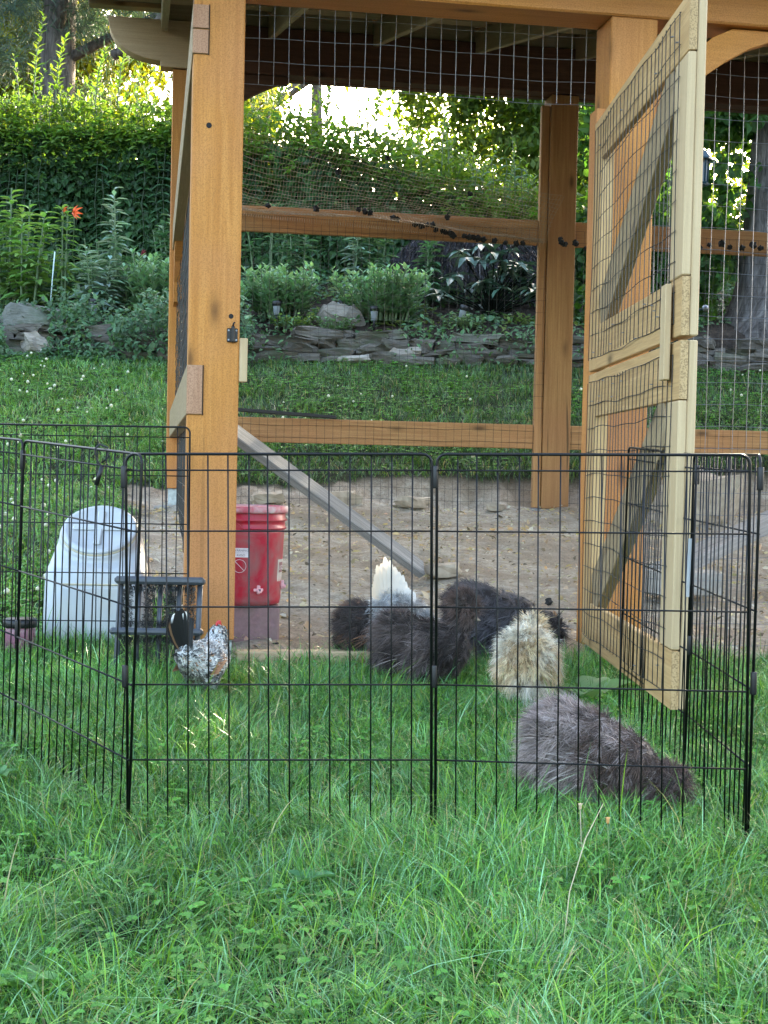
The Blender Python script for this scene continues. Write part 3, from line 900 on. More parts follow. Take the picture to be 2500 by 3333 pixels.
# ---- purple jar in the grass
jr = thing('jar', (-1.165, 4.56, .268), 'small purple tinted plastic jar with dark lid lying in clover', 'jar')
jr.scale = (1.15, 1.15, 1.2)
MB().lathe([(.040, 0), (.043, .004), (.043, .070), (.040, .078)], 28).build('jar_wall', M['jar'], jr, True)
MB().lathe([(.001, .004), (.036, .004), (.038, .03), (.036, .055), (.001, .058)], 20).build('contents', plain('purple_contents', (.30, .09, .13), .6, var=.6, scale=45), jr, True)
MB().lathe([(.046, .076), (.048, .079), (.048, .092), (.044, .098), (.001, .099)], 28).build('lid', M['blackpl'], jr, True)

# ---- red bucket waterer on two blocks
BX, BY, BZ = -.487, 4.97, .285
for k_, (x0, x1) in enumerate(((-.195, -.045), (-.040, .125))):
    b_ = MB().box(x0, x1, -.10, .10, 0, .137, .003).build('concrete_block', M['redblock'], None, bevel=.006)
    b_.location = (BX, BY, BZ - .012); b_.rotation_euler = (0, 0, R(6))
    tag(b_, ['pinkish concrete block under the red bucket, the one nearer the post', 'pinkish concrete block under the red bucket, away from the post'][k_], 'concrete block', 'blocks under the bucket')
bk = thing('bucket', (BX, BY, BZ + .127), 'dusty red plastic bucket with lid and white warning label', 'bucket', R(6))
Hb = .345
MB().lathe([(.118, 0), (.126, .003), (.129, .02), (.1385, .25), (.1395, .262)], 48).build('wall', M['redpl'], bk, True)
MB().lathe([(.1395, .262), (.146, .264), (.147, .268), (.141, .272), (.141, .290), (.1475, .292), (.1475, .297), (.142, .300), (.142, .318), (.140, .322)], 48).build('rim', M['redclean'], bk, True)
MB().lathe([(.142, .318), (.152, .319), (.154, .325), (.154, .334), (.150, .341), (.142, .342), (.138, .337), (.0, .336)], 48).build('lid', M['lidred'], bk, True)
def rad(z): return .1265 + (z / .26) * .0125
def wrap(mb, z_off=0.0, ang0=0.0, off=.0006):
    """flat shape in (x,z), z up, wrapped round the bucket wall"""
    out = []
    for (x, y, z) in mb.v:
        r_ = rad(z) + off + y; a = ang0 + x / .135 - math.pi / 2
        out.append((r_ * math.cos(a), r_ * math.sin(a), z))
    mb.v = out; return mb
def gridbox(x0, x1, z0, z1, th=.0004, nx=10):
    mb = MB()
    for i in range(nx):
        a = x0 + (x1 - x0) * i / nx; b2 = x0 + (x1 - x0) * (i + 1) / nx
        mb.add([(a, th, z0), (b2, th, z0), (b2, th, z1), (a, th, z1)], [(0, 1, 2, 3)])
    return mb
A0 = -.12
lb = wrap(gridbox(-.028, .030, .168, .200), ang0=A0).build('label', M['label'], bk)
wrap(gridbox(.158, .222, .082, .158), ang0=A0).build('label', plain('tan_label', (.50, .46, .42), .7, var=.15), bk)
wrap(gridbox(.167, .210, .112, .148, .0008), ang0=A0).build('label_print', plain('brown_print', (.25, .12, .12), .7), bk)
def text_mesh(body, size):
    cu = bpy.data.curves.new('t', 'FONT'); cu.body = body; cu.size = size; cu.align_x = 'CENTER'
    to = bpy.data.objects.new('t', cu); COL.objects.link(to)
    bpy.context.view_layer.update()
    dg = bpy.context.evaluated_depsgraph_get()
    me = bpy.data.meshes.new_from_object(to.evaluated_get(dg))
    v = [tuple(x.co) for x in me.vertices]; f = [tuple(p.vertices) for p in me.polygons]
    bpy.data.objects.remove(to); bpy.data.meshes.remove(me)
    return v, f
for (txt, x, z, sz, par, mt, hgt) in (('WARNING', .004, .188, .0105, lb, M['ink'], .001), ('AVISO', .004, .172, .0105, lb, M['ink'], .001), ('USC', .188, .122, .022, bk, M['label'], .0014)):
    v, f = text_mesh(txt, sz)
    mb = MB().add([(p[0] + x, hgt, p[1] + z) for p in v], f)
    wrap(mb, ang0=A0).build('lettering', mt, par)
for z in (.1885, .1725):
    wrap(MB().add([(-.026, .001, z), (-.018, .001, z), (-.022, .001, z + .008)], [(0, 1, 2)]), ang0=A0).build('warning_mark', M['ink'], lb)
wrap(gridbox(-.026, .028, .1832, .1838, .001), ang0=A0).build('label_line', M['ink'], lb)
mb = MB(); nn = 32
for i in range(nn):
    t0, t1 = math.tau * i / nn, math.tau * (i + 1) / nn
    mb.add([(.023 * math.cos(t0), .0008, .138 + .023 * math.sin(t0)), (.023 * math.cos(t1), .0008, .138 + .023 * math.sin(t1)), (.0215 * math.cos(t1), .0008, .138 + .0215 * math.sin(t1)), (.0215 * math.cos(t0), .0008, .138 + .0215 * math.sin(t0))], [(0, 1, 2, 3)])
d_ = .7071
for i in range(8):
    a_ = -.0215 + .043 * i / 8; b2 = a_ + .043 / 8
    mb.add([(a_ * d_ - .0006, .0008, .138 - a_ * d_ - .0006), (b2 * d_ - .0006, .0008, .138 - b2 * d_ - .0006), (b2 * d_ + .0006, .0008, .138 - b2 * d_ + .0006), (a_ * d_ + .0006, .0008, .138 - a_ * d_ + .0006)], [(0, 1, 2, 3)])
wrap(mb, ang0=A0).build('no_entry_mark', M['label'], bk)
# ear, bail handle, drinking nipple
er = [(.0, .262)] + [(.030 * math.cos(t), .262 + .026 * math.sin(t)) for t in np.linspace(0, math.pi, 9)]
ear = wrap(MB().prism(er[1:], .0, .006), ang0=A0 - .16, off=.004).build('handle_ear', M['redclean'], bk)
hp = [(-.022 + .0, -.0, .276), (-.03, -.005, .262), (-.045, -.006, .252), (-.075, -.004, .235)]
wrap(MB().tube([(p[0], .010, p[2]) for p in hp], .0016, 6), ang0=A0).build('handle', M['wire'], ear, True)
def nip(ang, z):
    mb = MB().box(-.017, .017, .0, .010, z - .005, z + .005).box(-.005, .005, .0, .011, z - .014, z + .016).box(-.008, .008, .008, .018, z - .010, z + .002)
    o = wrap(mb, ang0=ang).build('drinking_nipple', M['pinkpl'], bk, bevel=.002)
    wrap(MB().box(-.003, .003, .012, .019, z - .003, z + .004), ang0=ang).build('nipple_pin', M['ink'], o)
nip(A0 + .50, .056); nip(A0 + 1.62, .066)

# ---- planks, stones and clutter in the run
pk = beam('plank', (-.665, 5.75, 1.06), (.175, 6.36, .440), .088, .036, M['grey_wood'], None, (.45, -.55, .7))
tag(pk, 'weathered grey board leaning diagonally across the bare dirt of the run', 'plank')
th = bbox_beam('plank', .085, .62, -.05, .01, .235, .305, 'x', M['tailwood'], None, .004)
th.matrix_basis = RW @ th.matrix_basis.copy()
tag(th, 'pale timber threshold board on the ground beside the front post', 'plank')
sb_ = beam('plank', coop_w(.0, 4.175, 1.245), coop_w(.93, 4.175, 1.198), .03, .022, M['blackpl'], None)
tag(sb_, 'dark thin strip resting along the lower back rail', 'strip')
lg = beam('plank', (1.20, 6.10, .47), (2.6, 7.55, .93), .14, .055, M['grey_wood'], None)
tag(lg, 'weathered grey plank sloping up from a block behind the gate', 'plank')
b2 = MB().box(-.17, .13, -.1, .1, 0, .10, .004).build('concrete_block', M['concrete'], None, bevel=.006)
b2.location = (1.30, 6.05, .385); tag(b2, 'grey concrete block under the sloping weathered plank', 'concrete block')

def rock(name, loc, size, mat, seed, rz=0.0, parent=None, detail=2, flat=1.0):
    bm = bmesh.new(); bmesh.ops.create_cube(bm, size=2.0)
    bmesh.ops.subdivide_edges(bm, edges=bm.edges[:], cuts=detail, use_grid_fill=True)
    co = np.array([v.co[:] for v in bm.verts])
    r_ = np.linalg.norm(co, axis=1, keepdims=True)
    co = co * (0.55 + 0.45 / r_ * 1.25)
    co = co + (np.stack([vnoise(co, 1.1, seed), vnoise(co, 1.1, seed + 1), vnoise(co, 1.1, seed + 2)], 1) - .5) * .75
    co = co + (np.stack([vnoise(co, 2.9, seed + 5), vnoise(co, 2.9, seed + 6), vnoise(co, 2.9, seed + 7)], 1) - .5) * .28
    co = co * np.array(size) * .5
    for v, c in zip(bm.verts, co): v.co = c
    me = bpy.data.meshes.new(name); bm.to_mesh(me); bm.free()
    me.materials.append(mat)
    o = bpy.data.objects.new(name, me); link(o, parent)
    o.location = loc; o.rotation_euler = (0, 0, rz)
    return o
st = rock('stone', (.275, 6.36, .445), (.15, .10, .06), M['tanrock'], 4, .1); tag(st, 'small pale flat stone at the foot of the leaning grey board', 'stone')
lab = ['rounded dark stone beside the foot of the back post', 'tan rock in the dirt bank behind the red bucket', 'broad tan rock in the bank behind the leaning board', 'pale rock in the dirt bank under the back rail', 'pale clod at the foot of the bank left of the back post', 'large pale mound of dirt and rock behind the gate']
for k_, (a, b, z, sx, sy, sz, mt) in enumerate(((2.60, 4.12, .69, .15, .13, .10, 'stone'), (.52, 4.22, .69, .17, .13, .08, 'tanrock'), (.95, 4.26, .69, .26, .16, .09, 'tanrock'), (1.45, 4.24, .68, .22, .15, .07, 'tanrock'), (1.95, 4.16, .66, .14, .11, .05, 'tanrock'), (3.15, 3.95, .72, .75, .5, .34, 'tanrock'))):
    o = rock('rock', tuple(coop_w(a, b, z)), (sx, sy, sz), M[mt], 40 + 7 * k_, .3 * k_); tag(o, lab[k_], 'rock')

# ---- wood chips and crumbs on the dirt (uncountable)
N = 9500
ca = rng.uniform(-.3, 4.6, N); cb = rng.uniform(.02, 4.25, N)
P = np.stack([O[0] + EX[0] * ca + EY[0] * cb, O[1] + EX[1] * ca + EY[1] * cb], 1)
P = np.concatenate([P, (ground_z(P[:, 0], P[:, 1]) + .012 + (fbm(P, 5.0, 21, 4) - .5) * .06 + (fbm(P, 1.9, 23) - .5) * .06 + (fbm(P, 1.3, 9) - .5) * .03)[:, None]], 1)
ax = rand_dirs(N); ax[:, 2] *= .35; nm = np.tile([0, 0, 1.0], (N, 1)) + rng.normal(0, .35, (N, 3))
sz = rng.gamma(2.0, .007, N) + .005
cc = jitcol(N, (.38, .30, .20), .5); cc[rng.random(N) < .12] = (.55, .52, .47); cc[rng.random(N) < .09] = (.10, .08, .06)
o = leaves_obj('dirt_litter', P, ax, nm, sz, sz * .6, cc, M['leaf'], None, .1)
tag(o, 'scattered wood chips, crumbs and dry leaf bits on the dirt', 'litter', kind='stuff')

# ------------------------------------------------------------------ dry stone wall
wall = empty('stone_wall', (0, 12.9, 1.85)); tag(wall, 'low dry stacked wall of flat grey fieldstones edging the planted bank', 'stone wall')
sid = 0
for row in range(4):
    x = -4.6 + random.uniform(0, .2)
    while x < 6.2:
        L = random.uniform(.15, .42); h = random.uniform(.065, .105)
        if row == 3 and random.random() < .35:
            x += L; continue
        zz = ground_z(x, 12.72) + .01 + row * .074 + random.uniform(-.012, .012)
        yy = 12.72 + row * .055 + random.uniform(-.03, .05)
        o = rock('stone', (x + L / 2, yy - 12.9, zz - 1.85), (L * 1.04, random.uniform(.24, .34), h * 1.12), M['stone'] if random.random() < .95 else M['palestone'], 100 + sid * 3, random.uniform(-.15, .15), wall, 2)
        o.rotation_euler = (random.uniform(-.08, .08), random.uniform(-.09, .09), random.uniform(-.2, .2))
        x += L * random.uniform(.9, 1.04); sid += 1
bl = rock('boulder', (-3.27, 13.05, 2.12), (.44, .38, .30), M['boulder'], 7, 0, None, 5); bl.data.polygons.foreach_set('use_smooth', [True] * len(bl.data.polygons)); tag(bl, 'big rounded mossy grey boulder on the bank by the lawn', 'boulder')
r2 = rock('rock', (-3.12, 12.66, 1.90), (.22, .2, .2), M['palestone'], 17, .4, None, 3); tag(r2, 'small purplish grey rock in front of the mossy boulder', 'rock')
r3 = rock('rock', (-3.55, 12.7, 1.90), (.22, .2, .16), M['boulder'], 27, .4, None, 3); tag(r3, 'small pale rock at the lawn edge left of the boulder', 'rock')
r4 = rock('rock', (-.44, 13.32, 2.27), (.34, .3, .26), M['palestone'], 37, .2, None, 3); tag(r4, 'pale grey rock between the two sedum clumps', 'rock')
r5 = rock('rock', (1.99, 12.6, 2.0), (.36, .3, .62), M['boulder'], 47, .2, None, 3); tag(r5, 'upright grey boulder beside the back post of the run', 'boulder')

# ------------------------------------------------------------------ seed balls caught in the net
bm = bmesh.new(); bmesh.ops.create_icosphere(bm, subdivisions=2, radius=.0145)
for i, v in enumerate(bm.verts):
    v.co *= random.choice((1.0, 1.05, 1.1, 1.45, 1.5))
ball_me = bpy.data.meshes.new('seed_ball'); bm.to_mesh(ball_me); bm.free(); ball_me.materials.append(M['seed'])
# net: sagging sheet behind the back rail
def net_z(a, t):
    """a along the run, t 0 (front hem) .. 1 (back/top)"""
    top = np.interp(a, [.0, .33, 1.0, 1.45, 2.2], [2.95, 2.86, 2.77, 2.69, 2.60])
    low = np.interp(a, [.0, .33, 1.1, 1.6, 2.2], [2.46, 2.435, 2.40, 2.36, 2.335])
    sag = .10 * np.sin(math.pi * t) * (1 + .5 * np.sin(a * 3))
    return low + (top - low) * t - sag
def net_b(a, t): return 4.02 - .0 * t + .10 * np.sin(math.pi * t) + .05 * np.sin(a * 4 + t * 3) + .05 * t
mb = MB()
for i in range(116):
    a = .0 + 2.2 * i / 115
    mb.tube([(a + .012 * math.sin(9 * t + a * 5) + .10 * t * t, net_b(a, t), net_z(a, t)) for t in np.linspace(0, 1, 13)], .0011, 3, False)
for j in range(27):
    t = (j / 26)
    mb.tube([(a + .10 * t * t, net_b(a, t), net_z(a, t) + .006 * math.sin(a * 23 + j)) for a in np.linspace(0, 2.2, 34)], .0011, 3, False)
# the hem lies over the rail
for i in range(150):
    a = 2.2 * i / 149
    z0 = net_z(a, 0); mb.tube([(a, net_b(a, 0), z0), (a + .01, 4.10, z0 - .03 - .02 * math.sin(a * 2)), (a + .02, 4.19, z0 - .01)], .0011, 3, False)
net = mb.build('bird_net', M['net'], None); net.location = tuple(O); net.rotation_euler = (0, 0, TH)
tag(net, 'fine brown bird netting sagging above the back rail of the run', 'net')
balls = [(.48, 2.435), (.77, 2.43), (1.03, 2.44), (1.07, 2.43), (1.10, 2.42), (1.24, 2.40), (1.27, 2.39), (1.38, 2.365), (1.42, 2.36), (1.455, 2.367), (1.49, 2.37), (1.51, 2.34), (1.55, 2.335), (1.57, 2.33), (1.60, 2.325), (1.62, 2.31),
         (1.69, 2.31), (1.72, 2.305), (1.745, 2.305), (1.775, 2.30), (1.81, 2.295), (1.88, 2.29), (1.95, 2.28), (2.02, 2.28), (2.06, 2.285), (1.58, 2.42), (.90, 2.66), (1.72, 2.57), (1.2, 2.76), (2.30, 2.32), (2.33, 2.29), (2.31, 2.30), (2.40, 2.30), (2.47, 2.27)]
for i, (a, z) in enumerate(balls):
    o = obj_of(ball_me, 'seed_ball'); p = coop_w(a, 4.06, z + .02)
    o.location = p; o.rotation_euler = (random.uniform(0, 6), random.uniform(0, 6), 0); s_ = random.uniform(.85, 1.2); o.scale = (s_,) * 3
    tag(o, 'dark spiky seed ball caught in the netting over the back rail', 'seed ball', 'seed balls in the net')
for i in range(15):
    o = obj_of(ball_me, 'seed_ball'); a = 3.15 + .072 * i + random.uniform(-.02, .02); o.location = coop_w(a, 4.10, 2.345 + .03 * (i % 3 == 0) + random.uniform(-.01, .015))
    o.rotation_euler = (random.uniform(0, 6), random.uniform(0, 6), 0); s_ = random.uniform(.85, 1.4); o.scale = (s_,) * 3
    tag(o, 'dark spiky seed ball lying along the back rail right of the gate', 'seed ball', 'seed balls on the far rail')
lab = ['dark seed ball on the dirt right of the hens', 'dark seed ball on the dirt beside the concrete block']
for i, (x, y) in enumerate(((.69, 5.86), (-.36, 4.83))):
    o = obj_of(ball_me, 'seed_ball'); o.location = (x, y, float(ground_z(x, y)) + .004); o.scale = (.9,) * 3; tag(o, lab[i], 'seed ball')

# ------------------------------------------------------------------ hedge of climbing leaves on the bank
HX0, HX1 = -11.0, 15.0
def hedge_y(x): return 16.0 + .06 * np.maximum(x, 0) + (fbm(np.stack([x, x * 0], -1), .8, 61) - .5) * .7
def hedge_top(x): return np.interp(x, [-11, -4.4, -3.0, -2.0, -1.0, 0.0, 1.2, 2.6, 4.9, 5.5, 7, 15], [5.1, 5.1, 5.1, 5.05, 4.95, 4.78, 4.25, 4.15, 4.15, 5.5, 5.8, 5.8])  # unseen right end raised to block sun; dip before it lets dapples through
hedge = empty('hedge', (0, 16.2, 3.0)); tag(hedge, 'tall dark hedge of climbing leaves with bright sunlit top', 'hedge')
def off(P, o): return P - np.array(o.location)
# opaque near-black core, added to paint in the hedge's inner shade and block sun
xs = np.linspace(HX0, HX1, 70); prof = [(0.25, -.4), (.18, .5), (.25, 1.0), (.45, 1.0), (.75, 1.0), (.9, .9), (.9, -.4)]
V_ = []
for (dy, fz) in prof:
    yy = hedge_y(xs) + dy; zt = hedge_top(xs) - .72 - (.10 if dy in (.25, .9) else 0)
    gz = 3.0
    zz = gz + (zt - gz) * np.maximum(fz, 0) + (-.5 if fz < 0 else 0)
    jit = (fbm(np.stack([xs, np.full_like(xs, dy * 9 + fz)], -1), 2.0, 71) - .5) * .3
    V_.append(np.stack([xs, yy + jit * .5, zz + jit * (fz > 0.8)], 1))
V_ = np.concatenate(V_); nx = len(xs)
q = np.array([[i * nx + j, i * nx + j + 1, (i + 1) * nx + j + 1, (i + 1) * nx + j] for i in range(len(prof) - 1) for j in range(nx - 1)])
core = fast_mesh('shade_core', off(V_, hedge), [q], None, M['hedgecore'], hedge)
# leaves on the face: hanging, overlapping, facing the lawn
def hedge_leaves(N, x0, x1, L0, L1):
    x = rng.uniform(x0, x1, N); zt = hedge_top(x) - .50
    z = 2.95 + (zt - 2.95) * rng.random(N) ** .9
    p = np.stack([x, z], 1)
    y = hedge_y(x) + .16 - .22 * fbm(p, 1.7, 81) - .14 * fbm(p, 6.0, 83) + rng.uniform(-.06, .08, N)
    P = np.stack([x, y, z], 1)
    ax = unit(np.stack([rng.normal(0, .55, N), -.55 + rng.normal(0, .25, N), -.75 + rng.normal(0, .35, N)], 1))
    nm = unit(np.stack([rng.normal(0, .4, N), -.7 + rng.normal(0, .3, N), .75 + rng.normal(0, .3, N)], 1))
    L = rng.uniform(L0, L1, N)
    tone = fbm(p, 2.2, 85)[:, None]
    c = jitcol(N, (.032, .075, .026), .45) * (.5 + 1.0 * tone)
    return P, ax, nm, L, L * rng.uniform(.62, .8, N), c
ac = Acc()
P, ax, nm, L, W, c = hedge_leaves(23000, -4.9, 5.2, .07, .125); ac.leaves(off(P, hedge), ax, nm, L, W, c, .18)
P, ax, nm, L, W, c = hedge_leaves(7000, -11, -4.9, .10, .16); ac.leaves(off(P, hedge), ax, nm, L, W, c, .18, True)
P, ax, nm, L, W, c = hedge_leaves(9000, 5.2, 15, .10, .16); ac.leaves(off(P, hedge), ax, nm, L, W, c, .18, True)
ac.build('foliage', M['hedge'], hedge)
# sunlit top growth and upright shoots
ac = Acc()
def shoot(x, y, z, h, leanx, n, Ls, colr, acc, stems):
    t = np.linspace(.08, 1, n)
    P = np.stack([x + leanx * t * t, y + .05 * np.sin(t * 4), z + h * t], 1)
    ang = np.arange(n) * 2.4 + rng.uniform(0, 6)
    ax = unit(np.stack([np.cos(ang), np.sin(ang) * .8, .55 + .5 * t], 1))
    nm = unit(np.stack([-np.cos(ang) * .5, -np.sin(ang) * .5 - .25, np.ones(n)], 1))
    L = Ls * (1 - .35 * t) * rng.uniform(.8, 1.1, n)
    acc.leaves(P, ax, nm, L, L * .52, jitcol(n, colr, .25), .15)
    stems.tube([(x, y, z - .1), (x + leanx * .3, y, z + h * .55), (x + leanx, y + .05 * math.sin(4), z + h)], [.008, .006, .002], 4, False)
stm = MB(); H0 = hedge.location
for i in range(620):
    x = rng.uniform(-5.2, 6.5) if i < 500 else rng.uniform(-11, 15)
    y = hedge_y(np.array([x]))[0] + rng.uniform(-.05, .75)
    z = hedge_top(np.array([x]))[0] - .62 + rng.uniform(-.1, .25)
    h = rng.gamma(3.0, .11) + .18
    h = min(h, .95)
    shoot(x - H0[0], y - H0[1], z - H0[2], h, rng.normal(0, .16), int(7 + h * 22), rng.uniform(.075, .125), (.085, .150, .022), ac, stm)
for (x, h) in ((-4.05, .85), (-3.8, .62), (-3.1, .60), (-3.35, .5), (-2.3, .45), (-.75, .55), (-.2, .5), (-1.3, .42)):
    shoot(x - H0[0], 16.1 - H0[1], hedge_top(np.array([x]))[0] - .1 - H0[2], h, .12, 30, .13, (.10, .17, .025), ac, stm)
N = 9000
x = rng.uniform(-5.2, 6.5, N); dy = rng.uniform(-.15, .75, N); z = hedge_top(x) - .42 + rng.uniform(-.30, .38, N) * (1 - np.abs(dy - .6) * .5)
P = np.stack([x, hedge_y(x) + dy, z], 1)
ax = rand_dirs(N); ax[:, 2] = np.abs(ax[:, 2]) * .6; nm = rand_dirs(N); nm[:, 2] = np.abs(nm[:, 2]) + .5
L = rng.uniform(.06, .12, N)
ac.leaves(off(P, hedge), ax, unit(nm), L, L * .55, jitcol(N, (.075, .135, .022), .3), .2)
for i in range(330):   # sprays arching out over the upper face, leaf colour lightened to look sunlit
    x = rng.uniform(-5.0, 2.6); y = hedge_y(np.array([x]))[0] - .02; z = hedge_top(np.array([x]))[0] - .42 - abs(rng.normal(0, .24)); n = rng.integers(8, 18); t = np.linspace(0, 1, n); ln = rng.uniform(.18, .42); dx = rng.normal(0, .5)
    P = np.stack([x + dx * ln * t, y - .35 * ln * t - .06, z + ln * (.55 * t - .75 * t * t)], 1); an = np.arange(n) * 2.4
    ax = unit(np.stack([dx + .9 * np.cos(an), np.full(n, -.45), .35 * np.sin(an) + .1], 1)); nm = unit(np.stack([rng.normal(0, .3, n), np.full(n, -.45), np.ones(n)], 1)); L = rng.uniform(.065, .11, n)
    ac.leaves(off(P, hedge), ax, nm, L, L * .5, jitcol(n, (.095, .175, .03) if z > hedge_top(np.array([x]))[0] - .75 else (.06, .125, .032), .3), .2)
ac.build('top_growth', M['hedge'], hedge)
stm.build('shoot_stems', plain('green_stem', (.06, .10, .03), .6), hedge, True)['kind'] = 'stuff'
# pale hanging vine stems down the face with leaf pairs
mb = MB(); ac = Acc()
for i in range(30):
    x = rng.uniform(-4.8, 1.5); y = hedge_y(np.array([x]))[0] - .12; z1 = rng.uniform(4.0, 4.55); z0 = z1 - rng.uniform(.6, 1.5)
    pts = [(x + .015 * math.sin(k_ * 1.3 + i) - H0[0], y - H0[1] - .03 * (k_ % 2), z1 + (z0 - z1) * k_ / 7 - H0[2]) for k_ in range(8)]
    mb.tube(pts, .004, 4, False)
    n = int((z1 - z0) / .075); t = np.linspace(0, 1, n)
    P = np.stack([np.interp(t, np.linspace(0, 1, 8), [p[0] for p in pts]), np.interp(t, np.linspace(0, 1, 8), [p[1] for p in pts]), np.interp(t, np.linspace(0, 1, 8), [p[2] for p in pts])], 1)
    for sg in (-1, 1):
        ax = np.stack([np.full(n, sg * 1.0), np.full(n, -.25), rng.normal(-.15, .2, n)], 1); nm = np.stack([rng.normal(0, .2, n), np.full(n, -.35), np.ones(n)], 1)
        L = rng.uniform(.07, .11, n); ac.leaves(P, ax, unit(nm), L, L * .6, jitcol(n, (.045, .105, .045), .25), .25)
mb.build('vine_stems', plain('vine_stem', (.035, .06, .028), .6), hedge, True)['kind'] = 'stuff'
ac.build('vine_leaves', M['leaf'], hedge)

# ------------------------------------------------------------------ trees beyond the hedge
def tree(name, base, trunk_h, r0, label, crown, N, Lr, col, mat, limbs=7, needle=False, lean=(0, 0), group=None, simple=True, nclump=70, limb_r=.09, droop=0.0, cov=.30, wr=.5):
    t = thing(name, base, label, 'tree', 0, group)
    mb = MB(); hs = np.linspace(0, 1, 9)
    rr_ = r0 * (1 - .75 * hs) + r0 * .55 * np.exp(-hs * 16)
    mb.tube([(lean[0] * h * h + .04 * math.sin(5 * h), lean[1] * h * h, -.3 + (trunk_h + .3) * h) for h in hs], rr_, 14)
    tr = mb.build('trunk', M['bark'], t, True)
    cx, cy, cz, rx, ry, rz = crown
    cl = rand_dirs(nclump) * (rng.random((nclump, 1)) ** .45) * np.array([rx, ry, rz]) + np.array([cx, cy, cz])
    for i in range(limbs):
        tgt = cl[i]; z0 = trunk_h * rng.uniform(.25, .85); h0 = (z0 + .3) / (trunk_h + .3)
        p0 = np.array([lean[0] * h0 * h0, lean[1] * h0 * h0, z0]); md = (p0 + tgt) / 2 + np.array([0, 0, .12 * np.linalg.norm(tgt - p0)])
        MB().tube([p0, p0 * .6 + md * .4 + rng.normal(0, .08, 3), md, tgt * .7 + md * .3 + rng.normal(0, .1, 3), tgt], [limb_r, limb_r * .8, limb_r * .55, limb_r * .35, limb_r * .15], 7).build('limb', M['bark'], tr, True)
    k_ = rng.integers(0, nclump, N)
    sc = (np.array([rx, ry, rz]) * cov)
    P = cl[k_] + rng.normal(0, 1, (N, 3)) * sc * rng.uniform(.3, 1.0, (N, 1))
    if needle:
        tw = rand_dirs(nclump * 6)[k_ * 6 + rng.integers(0, 6, N)]
        ax = unit(tw + rng.normal(0, .45, (N, 3)))
    else:
        ax = rand_dirs(N); ax[:, 2] -= .35 + droop
    nm = rand_dirs(N); nm[:, 2] = np.abs(nm[:, 2]) + .3
    L = rng.uniform(*Lr, N)
    tone = vnoise(cl[k_], 3.0, 5)[:, None]
    c = jitcol(N, col, .3) * (.7 + .6 * tone)
    leaves_obj('crown', P, unit(ax), unit(nm), L, L * (.07 if needle else wr), c, mat, t, .15, simple)
    return t
# pine with dark limbs, upper left
pt = tree('pine_tree', (-5.75, 24.0, 3.2), 11.0, .42, 'dark pine with bluish needles and thick trunk above the hedge', (1.0, 0, 5.8, 4.6, 2.6, 2.4), 36000, (.16, .34), (.050, .090, .072), M['leaf'], 10, True, (.5, 0), nclump=130, limb_r=.10, cov=.10)
MB().tube([(1.25, -1.0, 4.2), (1.75, -1.2, 4.35), (2.05, -1.3, 4.7), (2.45, -1.4, 5.6), (2.9, -1.5, 6.0)], [.09, .10, .085, .06, .03], 8).build('limb', M['bark'], pt, True)
tree('tree', (-9.5, 33, 3.4), 9, .35, 'bright yellow green tree glowing behind the pine', (1.5, 0, 7.4, 5.6, 3, 4.4), 34000, (.17, .30), (.13, .15, .015), M['treeleaf'], 6, nclump=120, cov=.16)
tree('tree', (-1.9, 36, 3.5), 9, .3, 'thin yellow green tree showing faintly left of the sky gap', (-2.2, 0, 5.4, 1.7, 2.4, 2.4), 9000, (.17, .30), (.12, .15, .025), M['treeleaf'], 6, nclump=80, cov=.15)
tree('tree', (3.1, 23.5, 3.3), 8, .25, 'leafy green tree with sunlit gaps right of the sky gap', (-.5, 0, 3.5, 2.6, 1.8, 3.2), 40000, (.10, .19), (.075, .125, .022), M['treeleaf'], 6, nclump=130, cov=.14)
tree('tree', (7.6, 27, 3.4), 9, .28, 'yellow green tree glowing through the gate wire', (.3, 0, 2.3, 3.0, 2.0, 2.6), 7500, (.11, .2), (.12, .14, .02), M['treeleaf'], 6, nclump=130, cov=.14)
tree('tree', (9.5, 22, 3.3), 9, .3, 'dark leafy tree at the far right beyond the trunk', (-.5, 0, 3.4, 3.6, 2.4, 4.0), 22000, (.12, .2), (.05, .10, .022), M['treeleaf'], 6, nclump=130, cov=.16)
tree('tree', (-14.5, 26, 3.2), 10, .35, 'broad green tree beyond the left end of the hedge', (0, 0, 5.5, 4.2, 3.2, 4.2), 9000, (.2, .34), (.06, .11, .025), M['treeleaf'], 6, nclump=90, cov=.17)
# big trunk near the wall on the right, with low maple branches before it
bt = thing('maple_tree', (3.92, 13.75, 2.2), 'large tree trunk with furrowed bark and drooping maple leaves at the right edge', 'tree')
mb = MB()
hs = np.linspace(-.3, 9, 40); n = 28; vs = []; fs = []
for i, h in enumerate(hs):
    for j in range(n):
        t = math.tau * j / n
        r_ = (.50 - .012 * h) + .30 * math.exp(-max(h, 0) * 3.2) * (1 + .35 * math.sin(5 * t + .6)) + .02 * math.sin(11 * t + h * 1.2) + .014 * math.sin(23 * t - h * 2.0)
        vs.append((r_ * math.cos(t) + .05 * h * .4, r_ * math.sin(t), h))
for i in range(len(hs) - 1):
    for j in range(n):
        a = i * n + j; b_ = i * n + (j + 1) % n; fs.append((a, b_, b_ + n, a + n))
mb.add(vs, fs); trk = mb.build('trunk', M['bark'], bt, True)
MB().tube([(-.3, 0, 3.6), (-.9, -.2, 3.3), (-1.4, -.3, 2.6), (-1.6, -.4, 2.0)], [.09, .06, .035, .012], 7).build('limb', M['bark'], trk, True)
MB().tube([(.3, .1, 4.4), (1.2, .2, 5.2), (2.2, .2, 5.6)], [.12, .08, .03], 7).build('limb', M['bark'], trk, True)
MB().tube([(-.2, .2, 5.0), (-1.2, .6, 5.8), (-2.2, .8, 6.2)], [.12, .08, .03], 7).build('limb', M['bark'], trk, True)
N = 15000
